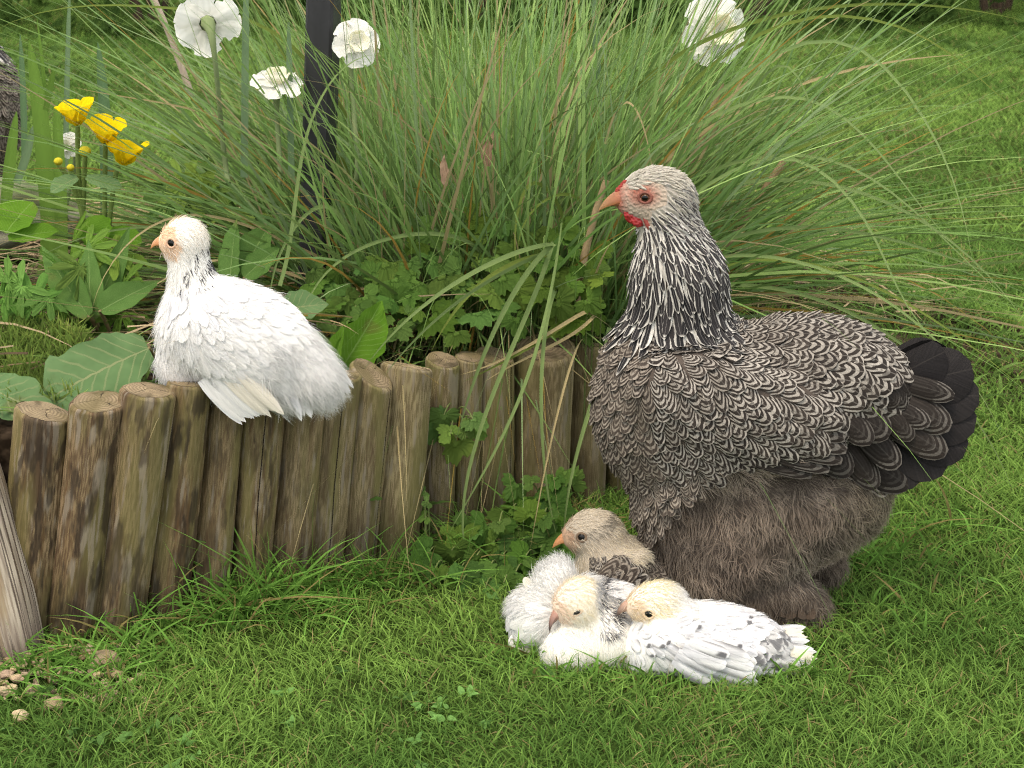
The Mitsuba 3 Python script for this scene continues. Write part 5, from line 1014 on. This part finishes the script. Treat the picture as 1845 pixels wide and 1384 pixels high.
# mossy cushion of fine shoots on the bed at the left
n = 5200; q5 = np.random.default_rng(8); px, py = q5.uniform(-60, 150, n), q5.uniform(545, 700, n); P = at(px, py, 2.12 + (700 - py) / 150. * .20 + q5.normal(0, .01, n)); P[:, 2] = np.maximum(P[:, 2] - .02, bed_z(P[:, 0], P[:, 1]))
keep = P[:, 2] < .31; P = P[keep]; n = len(P); tone = meshkit.fbm(P * 25, 3)[:, None]; kk = meshkit.fbm(P * 45 + 3, 2) > .42; P, tone = P[kk], tone[kk]; n = len(P)
V, Fc, C = ribbons(P, q5.normal(0, .6, (n, 3)) + [0, -.2, .9], q5.uniform(.012, .032, n), .0028, np.zeros(3), seg=3, c0=np.array([.13, .17, .05]), c1=np.array([.22, .34, .07]) * (.2 + 1.5 * tone) + np.array([.10, .05, .02]) * (tone > .6), rng=q5, leafy=True)
structure('moss_cushion', (V, Fc), 'blade_green', 'mossy cushion of fine green shoots on the bed at the left', color=C, kind='stuff'); labels['moss_cushion']['category'] = 'moss'
# low ground cover all over the bed
n = 5200; P = np.stack([q5.uniform(-1.5, .95, n), q5.uniform(2.1, 3.55, n), np.zeros(n)], 1); P = P[shapely.contains(bed_poly, shapely.points(P[:, 0], P[:, 1]))]; P = P[seen(P)]; n = len(P); P[:, 2] = bed_z(P[:, 0], P[:, 1]) - .004
tone = meshkit.fbm(P * 6, 3)[:, None]; az = q5.uniform(0, 6.28, n)
V, Fc, C = ribbons(P, np.stack([np.cos(az) * .6, np.sin(az) * .6, 0 * az + 1], 1), q5.uniform(.03, .10, n), q5.uniform(.004, .011, n), np.stack([np.cos(az) * .5, np.sin(az) * .5, -.5 + 0 * az], 1), seg=4, c0=np.array([.09, .15, .04]), c1=np.array([.19, .31, .08]) * (.55 + .9 * tone), rng=q5, leafy=True)
structure('ground_cover', (V, Fc), 'blade_green', 'low leafy ground cover over the raised bed', color=C, kind='stuff'); labels['ground_cover']['category'] = 'ground cover'
# broad leaved weeds in the lawn
n = 170; q6 = np.random.default_rng(12); P = on(q6.uniform(-60, 1900, n), q6.uniform(560, 1400, n), 0.0); P = P[~shapely.contains(bed_poly, shapely.points(P[:, 0], P[:, 1]))]; tone = meshkit.fbm(P * [4, 4, 1] + 9, 3); P = P[tone > .52]; m = len(P)
P = np.repeat(P, 6, 0) + q6.normal(0, .004, (m * 6, 3)) * [1, 1, 0] + [0, 0, .006]; az = q6.uniform(0, 6.28, m * 6); c = np.repeat(np.array([.17, .33, .09]) * q6.uniform(.6, 1.4, (m, 1)), 6, 0)
V, Fc, C = ribbons(P, np.stack([np.cos(az), np.sin(az), q6.uniform(.3, 1.2, m * 6)], 1), q6.uniform(.008, .019, m * 6), q6.uniform(.005, .009, m * 6), np.stack([0 * az, 0 * az, -.4 + 0 * az], 1), seg=4, c0=c * .8, c1=c, rng=q6, leafy=True)
structure('lawn_weeds', (V, Fc), 'blade_green', 'small broad leaved weeds growing in the lawn', color=C, kind='stuff'); labels['lawn_weeds']['category'] = 'weeds'
# dark hedge and undergrowth behind the lawn
def bush(label, x, y, rx, ry, h, n, seed, tintc, name='shrub'):
    r = np.random.default_rng(seed); key = thing(name, label, 'shrub', 'shrubs at the back of the lawn')
    u = nrm(r.normal(size=(n, 3))); rad = r.uniform(.55, 1.05, n) ** .6; P = np.stack([u[:, 0] * rx * rad, u[:, 1] * ry * rad, np.abs(u[:, 2]) * h * rad], 1); P *= (.7 + .6 * meshkit.fbm(u * 3 + seed, 3))[:, None]; P += [x, y, .02]
    tone = meshkit.fbm(P * 5, 3)[:, None]
    V, Fc, C = ribbons(P, u + r.normal(0, .5, (n, 3)) + [0, -.2, .2], r.uniform(.05, .10, n), r.uniform(.03, .055, n), np.array([0, 0, -.25]), seg=3, c0=np.array(tintc) * .8, c1=np.array(tintc) * (.5 + 1.0 * tone), rng=r, leafy=True)
    part(key, 'foliage', (V, Fc), 'blade_green', color=C, kind='stuff')
    L = []
    for k in range(7):
        a = r.uniform(0, 6.28); e = np.array([x + math.cos(a) * rx * .6, y + math.sin(a) * ry * .6, h * .8]); V, Fc = tube(spline([[x + .06 * math.cos(a), y + .06 * math.sin(a), -.03], (np.array([x, y, 0]) + e) / 2 + [0, 0, .1], e], 8), np.linspace(.018, .006, 8), 6); L.append((V, Fc, np.tile([.10, .07, .05], (len(V), 1))))
    V, Fc, C = join(L); part(key, 'stems', (V, Fc), 'tinted_matte', color=C)
for k, (x, y, rx, ry, h, c, lab) in enumerate([(-2.9, 6.9, .7, .5, .8, (.15, .27, .06), 'low bright shrub at the top left corner of the picture'), (-1.5, 7.4, .9, .6, .9, (.10, .18, .045), 'dark shrub behind the left daffodil'), (-.2, 7.5, .9, .6, 1.0, (.10, .18, .045), 'dark shrub behind the black post'), (1.0, 7.4, .8, .6, 1.0, (.10, .18, .045), 'dark shrub behind the middle of the grass clump'),
                                               (2.1, 7.7, .8, .6, 1.1, (.10, .18, .045), 'dark shrub right of the grass clump at the top'), (3.1, 7.2, .8, .6, 1.0, (.15, .26, .07), 'brighter leafy shrub at the top right corner of the picture'), (-4.0, 7.3, .9, .6, 1.0, (.10, .18, .05), 'shrub left of the bright corner shrub'), (4.2, 7.6, .9, .6, 1.0, (.10, .18, .05), 'shrub right of the corner shrub')]):
    bush(lab, x * 1.08, y + .75, rx, ry, h, 2600, 300 + k, c)
n = 1500; r7 = np.random.default_rng(71); P = np.stack([r7.uniform(-3, 3.4, n), r7.uniform(6.3, 7.9, n), np.zeros(n)], 1)
az = r7.uniform(0, 6.28, n); tone = meshkit.fbm(P * [2, 2, 1], 3)[:, None]; keep = tone[:, 0] > .48; P, az, tone = P[keep], az[keep], tone[keep]; n = len(P)
V, Fc, C = ribbons(P, np.stack([np.cos(az) * .9, np.sin(az) * .9, .7 + 0 * az], 1), r7.uniform(.05, .11, n), r7.uniform(.02, .04, n), np.stack([0 * az, 0 * az, -.5 + 0 * az], 1), seg=3, c0=np.array([.06, .12, .03]), c1=np.array([.17, .28, .07]) * (.6 + .8 * tone), rng=r7, leafy=True)
structure('undergrowth', (V, Fc), 'blade_green', 'broad leaved undergrowth at the far edge of the lawn', color=C, kind='stuff')
# ------------------------------------------------------------------ a second hen at the left edge of the picture
other = thing('hen', 'pencilled hen cut off by the left edge of the picture behind the sword leaves', 'hen')
M = T().translate((at(44, 180, 3.15) * [1, 1, 0] + [0, 0, .19]).tolist()).rotate([0, 0, 1], 180).translate((-hp(1062, 700) * [1, 1, 0]).tolist())
for k in [k for k in scene if k.startswith(hen + '__') and '__body_feather' not in k]:
    nk = other + k[len(hen):]; scene[nk] = {**scene[k], 'to_world': M}; USED.add(nk)
    if k in labels: labels[nk] = dict(labels[k])
